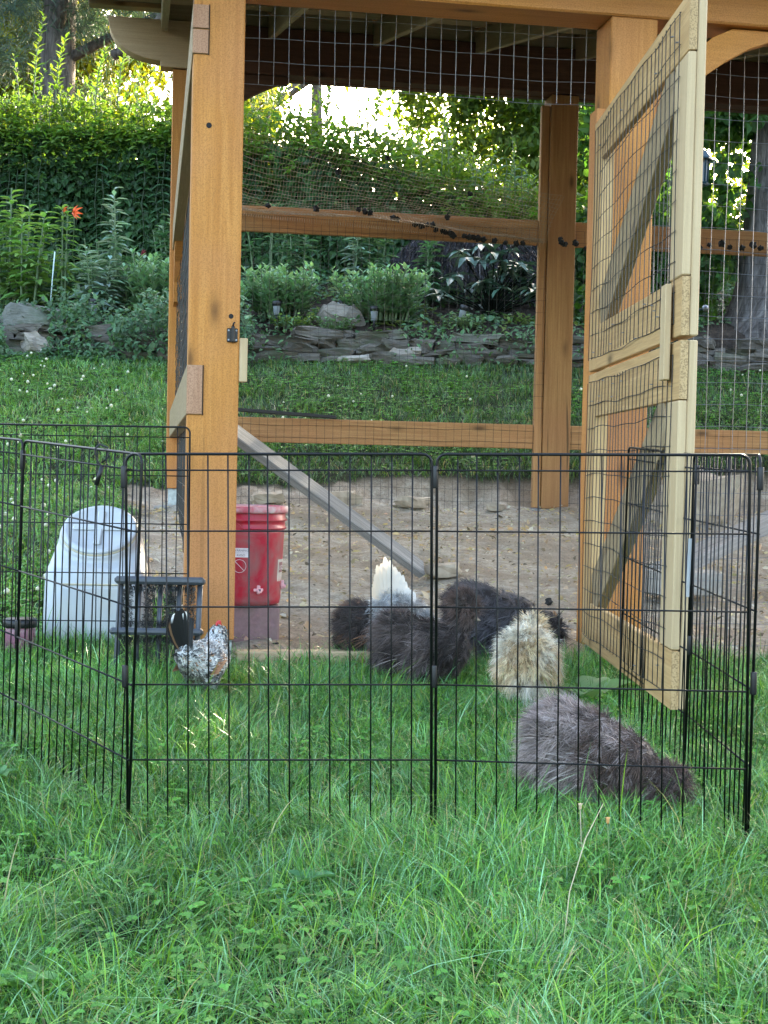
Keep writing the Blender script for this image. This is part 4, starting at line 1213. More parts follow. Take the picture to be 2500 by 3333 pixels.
cl = np.concatenate([np.stack([rng.uniform(-2.0, -.4, 46), rng.uniform(-.5, 1.4, 46), rng.uniform(-.1, 3.4, 46)], 1), np.stack([rng.uniform(-3, 4, 60), rng.uniform(-1, 2, 60), rng.uniform(4.2, 8, 60)], 1)])
k_ = np.where(rng.random(N) < .66, rng.integers(0, 46, N), rng.integers(46, 106, N))
P = cl[k_] + rng.normal(0, .16, (N, 3)) * np.where(k_ < 46, 1, 2.2)[:, None]
ax = rand_dirs(N); ax[:, 2] -= .9; nm = rand_dirs(N); nm[:, 1] -= .6
L = rng.uniform(.07, .13, N)
leaves_obj('crown', P, unit(ax), unit(nm), L, L * .85, jitcol(N, (.035, .085, .022), .4), M['treeleaf'], bt, .15)

# ------------------------------------------------------------------ planted bank
# ground cover over the bank and the wall's foot
N = 17000
x = rng.uniform(-5, 6, N); y = rng.uniform(12.85, 15.9, N) ; keep = (fbm(np.stack([x, y], 1), 1.5, 91) + .25 * (x < -1.5) > .47) | (y > 14.3)
x, y = x[keep], y[keep]; n = len(x)
hgt = fbm(np.stack([x, y], 1), 3.0, 93) * .16
P = np.stack([x, y, ground_z(x, y) + .01 + hgt * rng.random(n)], 1)
ax = rand_dirs(n); ax[:, 2] = rng.normal(.1, .25, n); nm = np.stack([rng.normal(0, .35, n), rng.normal(-.35, .3, n), np.ones(n)], 1)
L = rng.uniform(.035, .085, n)
tone = fbm(np.stack([x, y], 1), 1.2, 95)[:, None]
c = jitcol(n, (.085, .165, .075), .3) * (.6 + .8 * tone)
yel = (fbm(np.stack([x, y], 1), 2.4, 97) > .62); c[yel] = jitcol(yel.sum(), (.13, .19, .05), .25)
o = leaves_obj('ground_cover', P, ax, unit(nm), L, L * .7, c, M['leaf'], None, .15)
tag(o, 'low leafy ground cover creeping over the bank behind the wall', 'ground cover', kind='stuff')
# tufts hanging over the left part of the wall
N = 9000
x = rng.uniform(-4.6, -1.2, N); y = 12.42 + .6 * rng.random(N); P = np.stack([x, y, ground_z(x, y) + rng.random(N) * .62 * sstep(.3, .7, fbm(np.stack([x, y], 1), 2.2, 99))], 1)
ax = rand_dirs(N); ax[:, 1] -= .4; nm = np.stack([rng.normal(0, .3, N), np.full(N, -.5), np.ones(N)], 1); L = rng.uniform(.035, .08, N)
o = leaves_obj('creeper', P, unit(ax), unit(nm), L, L * .6, jitcol(N, (.085, .165, .08), .35), M['leaf'], None, .15)
tag(o, 'leafy creeper spilling over the left end of the stone wall', 'creeper', kind='stuff')
N = 2600
x = rng.uniform(-1.2, 5.2, N); kx = fbm(np.stack([x, x * 0], 1), 1.9, 103) > .5; x = x[kx]; N = len(x); y = 12.5 + .55 * rng.random(N); P = np.stack([x, y, ground_z(x, y) + rng.random(N) ** 1.5 * .30], 1)
ax = rand_dirs(N); ax[:, 1] -= .4; nm = np.stack([rng.normal(0, .3, N), np.full(N, -.5), np.ones(N)], 1); L = rng.uniform(.03, .07, N)
o = leaves_obj('creeper', P, unit(ax), unit(nm), L, L * .6, jitcol(N, (.085, .165, .07), .35), M['leaf'], None, .15)
tag(o, 'sparse leafy creeper growing among the wall stones behind the run', 'creeper', kind='stuff')

def stem_plant(name, base, label, cat, h, nst, spread, nleaf, L, wr, col, mat, droop=.2, upward=.35, group=None, individual=False, leafdroop=.0):
    """clump of stems with leaves set round each stem"""
    t = thing(name, base, label, cat, 0, group)
    st_ = MB(); ac = Acc(); lf = []
    for i in range(nst):
        a = rng.uniform(0, math.tau); q_ = spread * math.sqrt(rng.random()); hh = h * rng.uniform(.72, 1.05)
        bx, by = q_ * math.cos(a) * .55, q_ * math.sin(a) * .55; tx, ty = q_ * math.cos(a), q_ * math.sin(a)
        tt = np.linspace(0, 1, 6); pts = np.stack([bx + (tx - bx) * tt ** 1.3, by + (ty - by) * tt ** 1.3, hh * tt], 1)
        st_.tube(pts, np.linspace(.007, .003, 6) * (1 + h), 5, False)
        n = nleaf; t_ = np.sort(rng.uniform(.12, 1, n)); P = np.stack([np.interp(t_, tt, pts[:, j]) for j in range(3)], 1)
        an = np.arange(n) * 2.4 + rng.uniform(0, 6)
        ax = np.stack([np.cos(an), np.sin(an), upward + .6 * t_ ** 3 + leafdroop + rng.normal(0, .12, n)], 1)
        nm = np.stack([-np.cos(an) * .5, -np.sin(an) * .5 - .15, np.ones(n)], 1)
        Ls = L * (1.15 - .55 * t_) * rng.uniform(.8, 1.15, n)
        ac.leaves(P, unit(ax), unit(nm), Ls, Ls * wr, jitcol(n, col, .22) * (.75 + .45 * t_[:, None]), droop)
        lf.append(n)
    st_.build('stems', plain('stem_green', (.09, .14, .06), .6), t, True)
    ac.build('foliage', mat, t)
    return t
sed = (.150, .270, .140)
def gz(x, y): return float(ground_z(x, y))
for (x, y, h, ns, sp, lab) in ((-1.02, 13.45, .48, 54, .40, 'green sedum clump behind the wall beside the front post'), (-.05, 13.42, .48, 72, .52, 'wide green sedum clump in the middle of the bank'), (-2.2, 13.6, .55, 40, .36, 'green sedum clump just left of the run'), (-1.55, 13.35, .30, 26, .25, 'small sedum clump half hidden by the front post')):
    stem_plant('sedum', (x, y, gz(x, y)), lab, 'plant', h, ns, sp, 26, .118, .52, sed, M['leaf'], .05, .45, 'sedum clumps')
wl = [(-3.72, 13.9, 1.25, 4, 'tall leafy weed at the left edge of the bank'), (-3.50, 13.6, 1.05, 4, 'yellow green weed beside the boulder'), (-3.15, 13.75, 1.05, 2, 'tall willow leaved plant carrying the orange lily'),
      (-2.60, 13.8, 1.15, 2, 'tall grey green thistle left of the run'), (-2.72, 13.4, .62, 3, 'pale thistle in front of the taller one'), (-3.95, 13.4, .95, 5, 'leafy weed at the frame edge above the boulder'),
      (-.92, 14.3, .95, 3, 'upright weed behind the first sedum clump'), (-.42, 14.2, 1.0, 2, 'thistle with toothed pale leaves between the sedum clumps'), (-.12, 14.35, .95, 3, 'broad leaved weed behind the wide sedum clump'),
      (.38, 14.2, .85, 3, 'leafy sapling at the edge of the weeping shrub'), (-2.05, 14.2, .95, 4, 'dark leaved plant behind the sedum left of the run'), (-1.25, 14.5, .9, 4, 'dark narrow leaved plant close behind the front post')]
for k_, (x, y, h, ns, lab) in enumerate(wl):
    pale = k_ in (3, 4, 7)
    col = (.20, .29, .24) if pale else ((.15, .27, .07) if k_ in (0, 1, 2, 5) else (.075, .15, .08))
    stem_plant('weed', (x, y, gz(x, y)), lab, 'plant', h, ns, .16 if ns < 4 else .26, 34 if not pale else 40, .20 if not pale else .20, .25 if k_ in (2, 11) else (.36 if pale else .48), col, M['leaf'], .35, .15)
for k_ in range(16):   # filler growth between the tall weeds, each its own plant
    x = -4.2 + k_ * .155 * 1.0 + random.uniform(-.05, .05); y = 13.75 + random.uniform(0, 1.2)
    stem_plant('weed', (x, y, gz(x, y)), 'mixed leafy undergrowth plant on the bank left of the run', 'plant', random.uniform(.4, .8), 9, .28, 18, .12, .42, (.08, .165, .085), M['leaf'], .3, .15, 'undergrowth on the left bank')
# rhododendron: big glossy leaves, each one a piece
rh = thing('rhododendron', (1.0, 13.75, gz(1.0, 13.75)), 'broad shrub with large glossy dark leaves beside the back post', 'shrub')
mb = MB(); tips = []
for i in range(42):
    a = rng.uniform(0, math.tau); q_ = .62 * math.sqrt(rng.random()); z = .14 + .68 * (1 - (q_ / .66) ** 2) * rng.uniform(.25, 1.0)
    tip = np.array([q_ * math.cos(a) * 1.05, q_ * math.sin(a) * .8, z]); tips.append(tip)
    mb.tube([(0, 0, 0), tip * np.array([.35, .35, .5]), tip], [.012, .008, .005], 5, False)
mb.build('stems', M['hedgecore'], rh, True)['kind'] = 'stuff'
leaf_mes = []
for v_ in range(4):
    vs, fs, k7 = leaf_geo(np.zeros((1, 3)), np.array([[1.0, 0, 0]]), np.array([[0, 0, 1.0]]), .175, .072, .12 + .06 * v_)
    o = fast_mesh('leaf', vs, fs, np.tile([(.05, .100, .070), (.065, .125, .085), (.038, .08, .058), (.10, .15, .115)][v_], (7, 1)), M['gloss'], rh)
    leaf_mes.append(o.data); bpy.data.objects.remove(o)
nl = 0
for tip in tips:
    n = random.randint(6, 8)
    for j in range(n):
        an = math.tau * j / n + random.uniform(-.2, .2); pitch = random.uniform(-.55, .25)
        o = obj_of(leaf_mes[random.randrange(4)], 'leaf', rh); o.location = tip; o.rotation_euler = (random.uniform(-.3, .3), -pitch, an); s_ = random.uniform(.75, 1.12); o.scale = (s_,) * 3
        nl += 1
# weeping purple-grey shrub
wp = thing('weeping_shrub', (.85, 14.9, gz(.85, 14.9) - .16), 'dark purple grey weeping shrub with thin drooping leaves', 'shrub')
mb = MB(); 
for i in range(16):
    a = rng.uniform(0, math.tau); q_ = rng.uniform(.5, 1.1)
    mb.tube([(0, 0, 0), (.25 * q_ * math.cos(a), .25 * q_ * math.sin(a), .65), (.75 * q_ * math.cos(a), .6 * q_ * math.sin(a), .62), (1.0 * q_ * math.cos(a), .75 * q_ * math.sin(a), .25)], [.03, .02, .012, .004], 5, False)
mb.build('stems', M['bark'], wp, True)
N = 15000
u_ = rng.uniform(0, math.tau, N); q_ = np.sqrt(rng.random(N)); z = .95 * (1 - q_ ** 2.2) * rng.uniform(.75, 1.05, N)
P = np.stack([1.15 * q_ * np.cos(u_), .8 * q_ * np.sin(u_), z * .95 + .02 + .12 * fbm(np.stack([q_ * np.cos(u_), q_ * np.sin(u_)], 1), 4, 7)], 1)
ax = np.stack([np.cos(u_) * .5 + rng.normal(0, .3, N), np.sin(u_) * .5 + rng.normal(0, .3, N) - .2, -.8 + rng.normal(0, .25, N)], 1); nm = rand_dirs(N); nm[:, 2] += .6
L = rng.uniform(.06, .13, N)
leaves_obj('foliage', P, unit(ax), unit(nm), L, L * .12, jitcol(N, (.030, .026, .031), .5), M['leaf'], wp, .2, True)
# pale low perennials along the wall's edge
for k_, (x, y, h, col, lab) in enumerate(((-.9, 13.15, .13, (.16, .24, .06), 'yellow green low plant on top of the wall by the front post'), (-.5, 13.12, .14, (.13, .22, .10), 'pale low leafy plant below the grey rock'), (.72, 13.2, .12, (.15, .22, .10), 'pale leafy plant on the wall under the glossy shrub'))):
    stem_plant('perennial', (x, y, gz(x, y)), lab, 'plant', h, 26, .26, 8, .06, .75, col, M['leaf'], .1, .3)
# orange lily and dark red flowers
def flower(name, loc, r_, mat, label, npet=6):
    t = thing(name, loc, label, 'flower')
    for j in range(npet):
        a = math.tau * j / npet
        vs, fs, k7 = leaf_geo(np.zeros((1, 3)), np.array([[math.cos(a) * .75 + .45, -.7, math.sin(a) - .1]]), np.array([[math.cos(a) * .6, -.8, math.sin(a) * .6]]), r_ * random.uniform(.8, 1.15), r_ * .40, .7)
        MB().add(vs, [tuple(f) for f in fs[0]]).build('petal', mat, t)
    MB().tube([(0, 0, 0), (.0, .02, -.12), (-.02, .05, -.45)], .004, 5).build('stem', M['leg'] if False else plain('flower_stem', (.07, .12, .04), .6), t, True)
flower('lily', (-3.02, 13.62, 3.26), .075, M['lily'], 'orange lily flower against the dark hedge')
flower('lily', (-3.13, 13.66, 3.29), .045, M['lily'], 'small half open orange lily beside the larger one')
flower('flower', (-2.36, 13.6, 2.88), .04, M['darkred'], 'dark red flower left of the run', 8)
flower('flower', (-.80, 13.6, 2.76), .035, M['darkred'], 'dark red flower above the first sedum clump', 8)
# solar path lights
def solar(loc, tilt, label):
    t = thing('solar_light', loc, label, 'solar light', 0, 'solar lights along the bank')
    t.rotation_euler = tilt
    MB().lathe([(.006, -.16), (.010, -.02), (.012, .0)], 10).build('stake', M['blackpl'], t, True)
    MB().lathe([(.014, .0), (.024, .004), (.033, .085), (.033, .088)], 16).build('lens', M['clear'], t, True)
    MB().lathe([(.036, .086), (.042, .09), (.043, .125), (.036, .134), (.0, .136)], 16).build('cap', M['blackpl'], t, True)
for (x, y, z, tl, lab) in ((-2.73, 13.2, 2.26, (.05, .04, 0), 'black capped solar light among ground cover left of the run'), (-1.03, 13.12, 2.27, (0, 0, 0), 'black capped solar light in front of the first sedum clump'), (-.13, 13.1, 2.24, (0, 0, 0), 'black capped solar light before the wide sedum clump'), (.67, 13.2, 2.28, (.1, .28, 0), 'tilted solar light on bare mulch beside the glossy shrub'), (-.52, 13.4, 2.36, (0, .9, 0), 'fallen solar light between the sedum clumps')):
    solar((x, y, z), tl, lab)
sk = MB().tube([(0, 0, 0), (.02, 0, .3), (.035, 0, .50)], .006, 8).build('garden_stake', M['stake'], None, True); sk.location = (-3.18, 13.4, 2.35); tag(sk, 'pale bluish garden stake standing above the boulder', 'stake')
# shepherd's hook and hanging feeder behind the gate
hk = thing('garden_hook', (2.22, 11.0, gz(2.22, 11.0)), 'dark metal garden hook with ball tipped arm behind the gate', 'garden hook')
MB().tube([(0, 0, -.1), (0, 0, 1.6), (0, 0, 2.2), (.04, 0, 2.32), (.10, 0, 2.35), (.15, 0, 2.30), (.15, 0, 2.24)], .008, 8).build('pole', M['bluegreen'], hk, True)
ar = MB().tube([(0, 0, .80), (.12, 0, .82), (.20, 0, .835)], .008, 8).build('arm', M['bluegreen'], hk, True)
MB().ell((.225, 0, .845), (.026, .026, .026)).build('ball_tip', M['wire'], ar, True)
fd = thing('bird_feeder', (2.37, 11.0, 3.11), 'dark green lantern shaped bird feeder hanging beside the gate', 'bird feeder')
MB().lathe([(.06, .0), (.075, .01), (.078, .025), (.06, .03)], 6).build('tray', M['bluegreen'], fd)
MB().lathe([(.055, .025), (.062, .20)], 6).build('seed_tube', M['clear'], fd)
for j in range(6):
    a = math.tau * j / 6; MB().tube([(.06 * math.cos(a), .06 * math.sin(a), .02), (.067 * math.cos(a), .067 * math.sin(a), .21)], .008, 5).build('rib', M['bluegreen'], fd)
MB().lathe([(.10, .20), (.10, .21), (.05, .27), (.01, .29), (.004, .36)], 6).build('roof', M['bluegreen'], fd)

# ------------------------------------------------------------------ hens
def fused(ells, voxel=.011):
    """several overlapping ellipsoids fused into one continuous body mesh"""
    mb = MB()
    for (c, r_, *ro) in ells:
        rot = None
        if ro:
            a = ro[0]; rot = np.array([[math.cos(a), 0, math.sin(a)], [0, 1, 0], [-math.sin(a), 0, math.cos(a)]])
        mb.ell(c, r_, 18, 12, rot)
    me = mb.mesh('tmp'); o = bpy.data.objects.new('tmp', me); COL.objects.link(o)
    md = o.modifiers.new('r', 'REMESH'); md.mode = 'VOXEL'; md.voxel_size = voxel
    sm_ = o.modifiers.new('s', 'SMOOTH'); sm_.iterations = 6; sm_.factor = .6
    bpy.context.view_layer.update()
    dg = bpy.context.evaluated_depsgraph_get()
    out = bpy.data.meshes.new_from_object(o.evaluated_get(dg))
    bpy.data.objects.remove(o); bpy.data.meshes.remove(me)
    out.name = 'body'
    out.polygons.foreach_set('use_smooth', [True] * len(out.polygons))
    return out

def sample(me, N):
    me.calc_loop_triangles()
    nt = len(me.loop_triangles); tv = np.empty(nt * 3, np.int32); me.loop_triangles.foreach_get('vertices', tv); tv = tv.reshape(-1, 3)
    co = np.empty(len(me.vertices) * 3); me.vertices.foreach_get('co', co); co = co.reshape(-1, 3)
    A, B, C = co[tv[:, 0]], co[tv[:, 1]], co[tv[:, 2]]
    cr = np.cross(B - A, C - A); ar = np.linalg.norm(cr, axis=1); nn_ = cr / (ar[:, None] + 1e-12)
    k_ = rng.choice(nt, N, p=ar / ar.sum()); u_ = np.sqrt(rng.random((N, 1))); w_ = rng.random((N, 1))
    return A[k_] * (1 - u_) + B[k_] * u_ * (1 - w_) + C[k_] * u_ * w_, nn_[k_]

def strands(P, D, G, L, w, c0, c1, K=3):
    """curved tapering barbs: start along D, bend to G"""
    N = len(P); L = L[:, None]; s_ = unit(np.cross(D, rand_dirs(N)))
    vs = []; cs = []
    for k_ in range(K):
        t = k_ / K; c = P + D * L * t + G * L * t * t * .55
        ww = w * (1 - .6 * t)
        vs += [c + s_ * ww * .5, c - s_ * ww * .5]; cc = c0 * (1 - t) + c1 * t; cs += [cc, cc]
    vs.append(P + D * L + G * L * .55); cs.append(c1)
    m_ = 2 * K + 1
    V2 = np.stack(vs, 1).reshape(-1, 3); C2_ = np.stack(cs, 1).reshape(-1, 3)
    base = np.arange(N)[:, None, None] * m_
    q_ = np.array([[2 * k_, 2 * k_ + 1, 2 * k_ + 3, 2 * k_ + 2] for k_ in range(K - 1)])
    return V2, [(base + q_[None]).reshape(-1, 4), (base + np.array([[[2 * K - 2, 2 * K - 1, 2 * K]]])).reshape(-1, 3)], C2_

def feather(name, P, ax, nm, L, W, bend, c0, c1, parent, tipn=2):
    """one broad rounded flight feather"""
    ax = unit(np.asarray(ax, float)); side = unit(np.cross(nm, ax)); nm = np.cross(ax, side)
    tt = np.array([0, .15, .35, .6, .8, .92, 1.0]); ww = np.array([.14, .55, .85, 1.0, .92, .62, .18]) * W * .5
    c = np.asarray(P)[None] + ax[None] * L * tt[:, None] - nm[None] * L * bend * (tt ** 2)[:, None]
    vs = np.concatenate([c + side * ww[:, None] - nm * ww[:, None] * .25, c, c - side * ww[:, None] - nm * ww[:, None] * .25]); n7 = 7
    q_ = np.array([[k_ * n7 + i, k_ * n7 + i + 1, (k_ + 1) * n7 + i + 1, (k_ + 1) * n7 + i] for k_ in range(2) for i in range(6)])
    col = np.tile(c0, (21, 1)).astype(float); col[[k_ * n7 + i for k_ in range(3) for i in range(7 - tipn, 7)]] = c1
    return fast_mesh(name, vs, [q_], col, M['fur'], parent, True)

def silkie(loc, heading, scale, peck, label, base, tipc, patch, seed, N=15000, tail=None, low=False, pitch=0.0, crest_c=None):
    t = thing('hen', loc, label, 'hen', heading, 'fluffy hens at the run'); t.scale = (scale,) * 3; t.rotation_euler = (0, pitch, heading)
    E_ = [((0, 0, .135), (.125, .092, .095)), ((-.095, 0, .182), (.078, .080, .076)), ((.075, 0, .135), (.075, .075, .080)), ((-.11, 0, .12), (.06, .07, .065)),
          ((.0, .045, .065), (.05, .042, .055)), ((.0, -.045, .065), (.05, .042, .055))]
    if peck or low: E_.append(((-.035, 0, .19), (.08, .07, .06)))
    if peck:
        E_ += [((.130, 0, .122), (.050, .046, .045)), ((.165, 0, .098), (.042, .040, .038)), ((.196, 0, .080), (.032, .030, .030))]
        hd = np.array([.204, 0, .080]); crest = np.array([.186, 0, .118]); bk_d = np.array([.75, 0, -.66])
    elif low:
        E_ += [((.115, 0, .165), (.055, .052, .052)), ((.14, 0, .195), (.042, .042, .040)), ((.160, 0, .205), (.033, .031, .032))]
        hd = np.array([.165, 0, .203]); crest = np.array([.145, 0, .232]); bk_d = np.array([.9, 0, -.42])
    else:
        E_ += [((.110, 0, .185), (.040, .040, .055)), ((.130, 0, .230), (.030, .030, .040)), ((.150, 0, .262), (.030, .028, .030))]
        hd = np.array([.155, 0, .255]); crest = np.array([.132, 0, .300]); bk_d = np.array([.96, 0, -.28])
    E_.append((tuple(crest), (.044, .042, .038)))
    me = fused(E_); 
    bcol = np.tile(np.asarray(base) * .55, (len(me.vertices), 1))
    at = me.color_attributes.new('col', 'FLOAT_COLOR', 'POINT'); c4 = np.ones((len(me.vertices), 4), np.float32); c4[:, :3] = bcol; at.data.foreach_set('color', c4.ravel())
    me.materials.append(M['fur']); body_ = bpy.data.objects.new('body', me); link(body_, t)
    # soft plumes: bundles of barbs that fan out from one root, each bundle with its own lie and tone
    per = 16; Mp = N // per
    Pp, np_ = sample(me, Mp)
    oc = np.linalg.norm(Pp - crest, axis=1) < .056
    flow = np.stack([np.full(Mp, -.8), np.zeros(Mp), np.full(Mp, -.45)], 1)
    flow[:, 2] += .75 * sstep(.0, .09, -Pp[:, 0] - .02) * sstep(.12, .2, Pp[:, 2])
    Dp = unit(np_ * .42 + flow * .8 + rng.normal(0, .38, (Mp, 3)))
    Dp[oc] = unit(np_[oc] * 1.0 + rng.normal(0, .35, (oc.sum(), 3)) + np.array([-.2, 0, .25]))
    Lp = rng.uniform(.024, .058, Mp) * (1 - .5 * sstep(.07, .14, Pp[:, 0])); Lp[oc] = rng.uniform(.026, .05, oc.sum())
    f2 = sstep(.42, .60, fbm(Pp, 11, seed + 4))[:, None]
    tone = np.clip(rng.normal(1.0, .34, (Mp, 1)), .35, 1.9)
    b0 = np.asarray(base); cp = (b0 * (1 - f2) + np.asarray(patch) * f2) * tone
    lt_ = rng.random(Mp) < .12; cp[lt_] = cp[lt_] * .45 + np.asarray(tipc) * .55
    if crest_c is not None: cp[oc] = np.asarray(crest_c) * tone[oc]
    k_ = np.repeat(np.arange(Mp), per); N2 = len(k_)
    P = Pp[k_] + rng.normal(0, .0032, (N2, 3)); D = unit(Dp[k_] + rng.normal(0, .20, (N2, 3)))
    G = np.stack([rng.normal(-.1, .25, N2), rng.normal(0, .25, N2), rng.normal(-.55, .2, N2)], 1)
    L = Lp[k_] * rng.uniform(.65, 1.15, N2)
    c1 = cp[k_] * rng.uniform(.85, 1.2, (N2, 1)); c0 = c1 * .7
    V2, F2, C2_ = strands(P, D, G, L, .0015, c0, np.clip(c1, 0, 1))
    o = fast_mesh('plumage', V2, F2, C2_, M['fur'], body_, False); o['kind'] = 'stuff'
    # long loose wing barbs
    n2 = 44; side = np.where(rng.random(n2) < .5, -1, 1)
    P2 = np.stack([rng.uniform(-.08, .05, n2), side * (.088 + rng.uniform(0, .012, n2)), rng.uniform(.09, .16, n2)], 1)
    D2 = unit(np.stack([np.full(n2, -1.0), side * .12 + rng.normal(0, .15, n2), rng.normal(-.15, .4, n2)], 1))
    V2, F2, C2_ = strands(P2, D2, np.tile([0, 0, -.35], (n2, 1)), rng.uniform(.06, .10, n2), .0035, np.tile(np.asarray(tipc) * .7, (n2, 1)), np.tile(np.asarray(tipc), (n2, 1)), 4)
    o = fast_mesh('wing_feathers', V2, F2, C2_, M['fur'], body_, False); o['kind'] = 'stuff'
    # beak, eyes, legs
    up_ = np.array([0, 0, 1.0]); b0_ = hd + bk_d * .024
    MB().tube([b0_ - bk_d * .006, b0_ + bk_d * .006, b0_ + bk_d * .017], [.0085, .006, .001], 8).build('beak', M['beak'], t, True)
    for s_ in (-1, 1):
        MB().ell(tuple(hd + np.array([.008, s_ * .029, .004])), (.0045, .003, .0045), 10, 6).build('eye', M['eye'], t, True)
        MB().tube([(.005, s_ * .042, .05), (.0, s_ * .042, .012)], [.009, .007], 7).tube([(0, s_ * .042, .010), (.03, s_ * .042, .005), (.046, s_ * .042, .003)], [.006, .005, .002], 6).tube([(0, s_ * .042, .010), (.026, s_ * (.042 + .018), .005), (.038, s_ * (.042 + .026), .003)], [.006, .004, .002], 6).tube([(0, s_ * .042, .010), (.026, s_ * (.042 - .016), .005), (.038, s_ * (.042 - .022), .003)], [.006, .004, .002], 6).tube([(0, s_ * .042, .010), (-.022, s_ * .042, .004)], [.005, .002], 6).build('leg', M['leg'], t, True)
    if tail is not None:
        for j, (dx, dz, w_, l_, cc) in enumerate(tail):
            feather('tail_feather', (-.10, -(j - len(tail) / 2) * .006, .17), (-.12, -.75 * (j - len(tail) / 2) / len(tail), dz), np.array([1.0, .25, .3]), l_, w_, .05, cc, cc, t)
    return t
def gzz(x, y): return float(ground_z(x, y)) - .004
DK, GR = (.030, .025, .026), (.10, .092, .098)
silkie((.450, 3.02, gzz(.45, 3.02) + .004), R(-14), .85, True, 'large fluffy lavender grey hen pecking nearest the camera', (.135, .085, .066), (.66, .56, .53), (.44, .35, .32), 3, 42000, pitch=R(9), crest_c=(.13, .080, .066))
silkie((.425, 4.08, gzz(.42, 4.08) + .006), R(80), .88, False, 'fluffy cream white hen seen from behind near the gate', (.88, .64, .38), (.97, .90, .78), (.95, .85, .68), 13, 30000, low=True)
silkie((.135, 4.28, gzz(.12, 4.28) + .003), R(-20), .88, False, 'fluffy dark charcoal hen standing upright in the middle of the flock', (.042, .027, .022), (.32, .26, .24), (.17, .125, .112), 23, 30000, crest_c=(.13, .082, .066))
silkie((.0, 4.63, gzz(0, 4.63)), R(8), .82, True, 'fluffy black brown hen half hidden behind the upright charcoal hen', (.036, .023, .019), (.40, .20, .11), (.090, .066, .058), 33, 22000)
silkie((.385, 4.74, gzz(.38, 4.74) + .02), R(-3), .95, True, 'fluffy dark grey hen pecking behind the cream hen', (.046, .032, .029), (.24, .22, .24), (.135, .118, .125), 43, 24000)
wt = [(-.72 + .082 * k_ + rng.normal(0, .03), 1, rng.uniform(.022, .034), (.12, .14, .165, .185, .195, .205, .20, .19, .175, .16, .14, .12, .11, .10)[k_] * rng.uniform(.93, 1.05), tuple(np.array([.74, .60, .44]) * (1 - k_ / 13) + np.array([.78, .77, .75]) * (k_ / 13))) for k_ in range(14)]
silkie((.075, 4.68, gzz(.07, 4.68)), R(72), .95, True, 'white hen with upright pale tail behind the charcoal hen', (.52, .51, .50), (.72, .71, .70), (.64, .63, .62), 53, 14000, tail=wt)

def mottled_hen(loc, heading, scale):
    t = thing('hen', loc, 'small speckled black and white hen with red comb beside the front post', 'hen', heading); t.scale = (scale,) * 3
    me = fused([((0, 0, .125), (.105, .072, .070)), ((.06, 0, .135), (.062, .062, .068)), ((-.08, 0, .15), (.055, .05, .05)), ((.09, 0, .185), (.036, .036, .05)), ((.10, 0, .215), (.027, .025, .027)), ((0, .03, .075), (.035, .028, .04)), ((0, -.03, .075), (.035, .028, .04))], .009)
    bc = np.ones((len(me.vertices), 4), np.float32); bc[:, :3] = (.20, .17, .14); at = me.color_attributes.new('col', 'FLOAT_COLOR', 'POINT'); at.data.foreach_set('color', bc.ravel())
    me.materials.append(M['fur']); body_ = bpy.data.objects.new('body', me); link(body_, t)
    N = 5200; P, n_ = sample(me, N)
    fl = np.stack([np.full(N, -1.0), rng.normal(0, .15, N), np.where(P[:, 0] < -.04, .25, -.35)], 1)
    ax = unit(fl - n_ * np.sum(fl * n_, 1)[:, None] + n_ * .22); L = np.where(P[:, 0] > .05, .017, .026) * rng.uniform(.8, 1.2, N)
    vs, fs, k7 = leaf_geo(P, ax, n_, L, L * .62, .12)
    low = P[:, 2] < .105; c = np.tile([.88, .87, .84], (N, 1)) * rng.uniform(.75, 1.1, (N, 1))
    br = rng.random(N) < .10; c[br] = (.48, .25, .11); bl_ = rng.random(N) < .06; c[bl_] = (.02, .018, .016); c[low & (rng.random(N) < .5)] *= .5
    cc = rep(c, 7).reshape(N, 7, 3).copy(); tip = rng.random(N) < .34; cc[tip, 4:] = (.018, .016, .016); cc[:, 0] *= .8
    o = fast_mesh('plumage', vs, fs, cc.reshape(-1, 3), M['fur'], body_, False); o['kind'] = 'stuff'
    for j in range(9):
        f_ = (j - 4) / 4
        dark = (.012, .011, .010); wh = (.80, .79, .76)
        feather('tail_feather', (-.105, f_ * .022, .16), (-.40 - .06 * abs(f_), f_ * .13, 1.0), np.array([.8, f_ * 1.2, .45]), .165 - .035 * abs(f_), .046, -.10, (.22, .12, .055) if j == 7 else dark, wh if j in (3, 6) else dark, t)
    for s_ in (-1, 1):
        for j in range(5):
            vs, fs, k7 = leaf_geo(np.array([[-.01 + .012 * j, s_ * .072, .105 + .008 * j]]), np.array([[-1.0, s_ * .06, -.12]]), np.array([[0, s_ * 1.0, .2]]), .075, .022, .05)
            fast_mesh('wing_feather', vs, fs, np.tile(np.array([.36, .17, .08]) * (.8 + .1 * j), (7, 1)), M['fur'], t, False)
        MB().ell((.108, s_ * .024, .219), (.0035, .0025, .0035), 8, 6).build('eye', M['eye'], t, True)
        MB().tube([(.0, s_ * .028, .06), (-.004, s_ * .028, .01)], [.007, .005], 7).tube([(-.004, s_ * .028, .008), (.03, s_ * .028, .003)], [.005, .002], 6).tube([(-.004, s_ * .028, .008), (.022, s_ * .045, .003)], [.005, .002], 6).tube([(-.004, s_ * .028, .008), (.022, s_ * .012, .003)], [.005, .002], 6).tube([(-.004, s_ * .028, .008), (-.022, s_ * .028, .003)], [.004, .002], 6).build('leg', M['leg'], t, True)
    MB().prism([(.085, .236), (.088, .252), (.096, .246), (.100, .256), (.108, .247), (.113, .254), (.118, .242), (.126, .236), (.118, .228)], -.003, .003).build('comb', M['skinred'], t)
    MB().ell((.122, 0, .198), (.008, .006, .012), 10, 8).build('wattle', M['skinred'], t, True)
    MB().tube([(.122, 0, .214), (.132, 0, .211), (.142, 0, .205)], [.007, .005, .001], 8).build('beak', M['beak'], t, True)
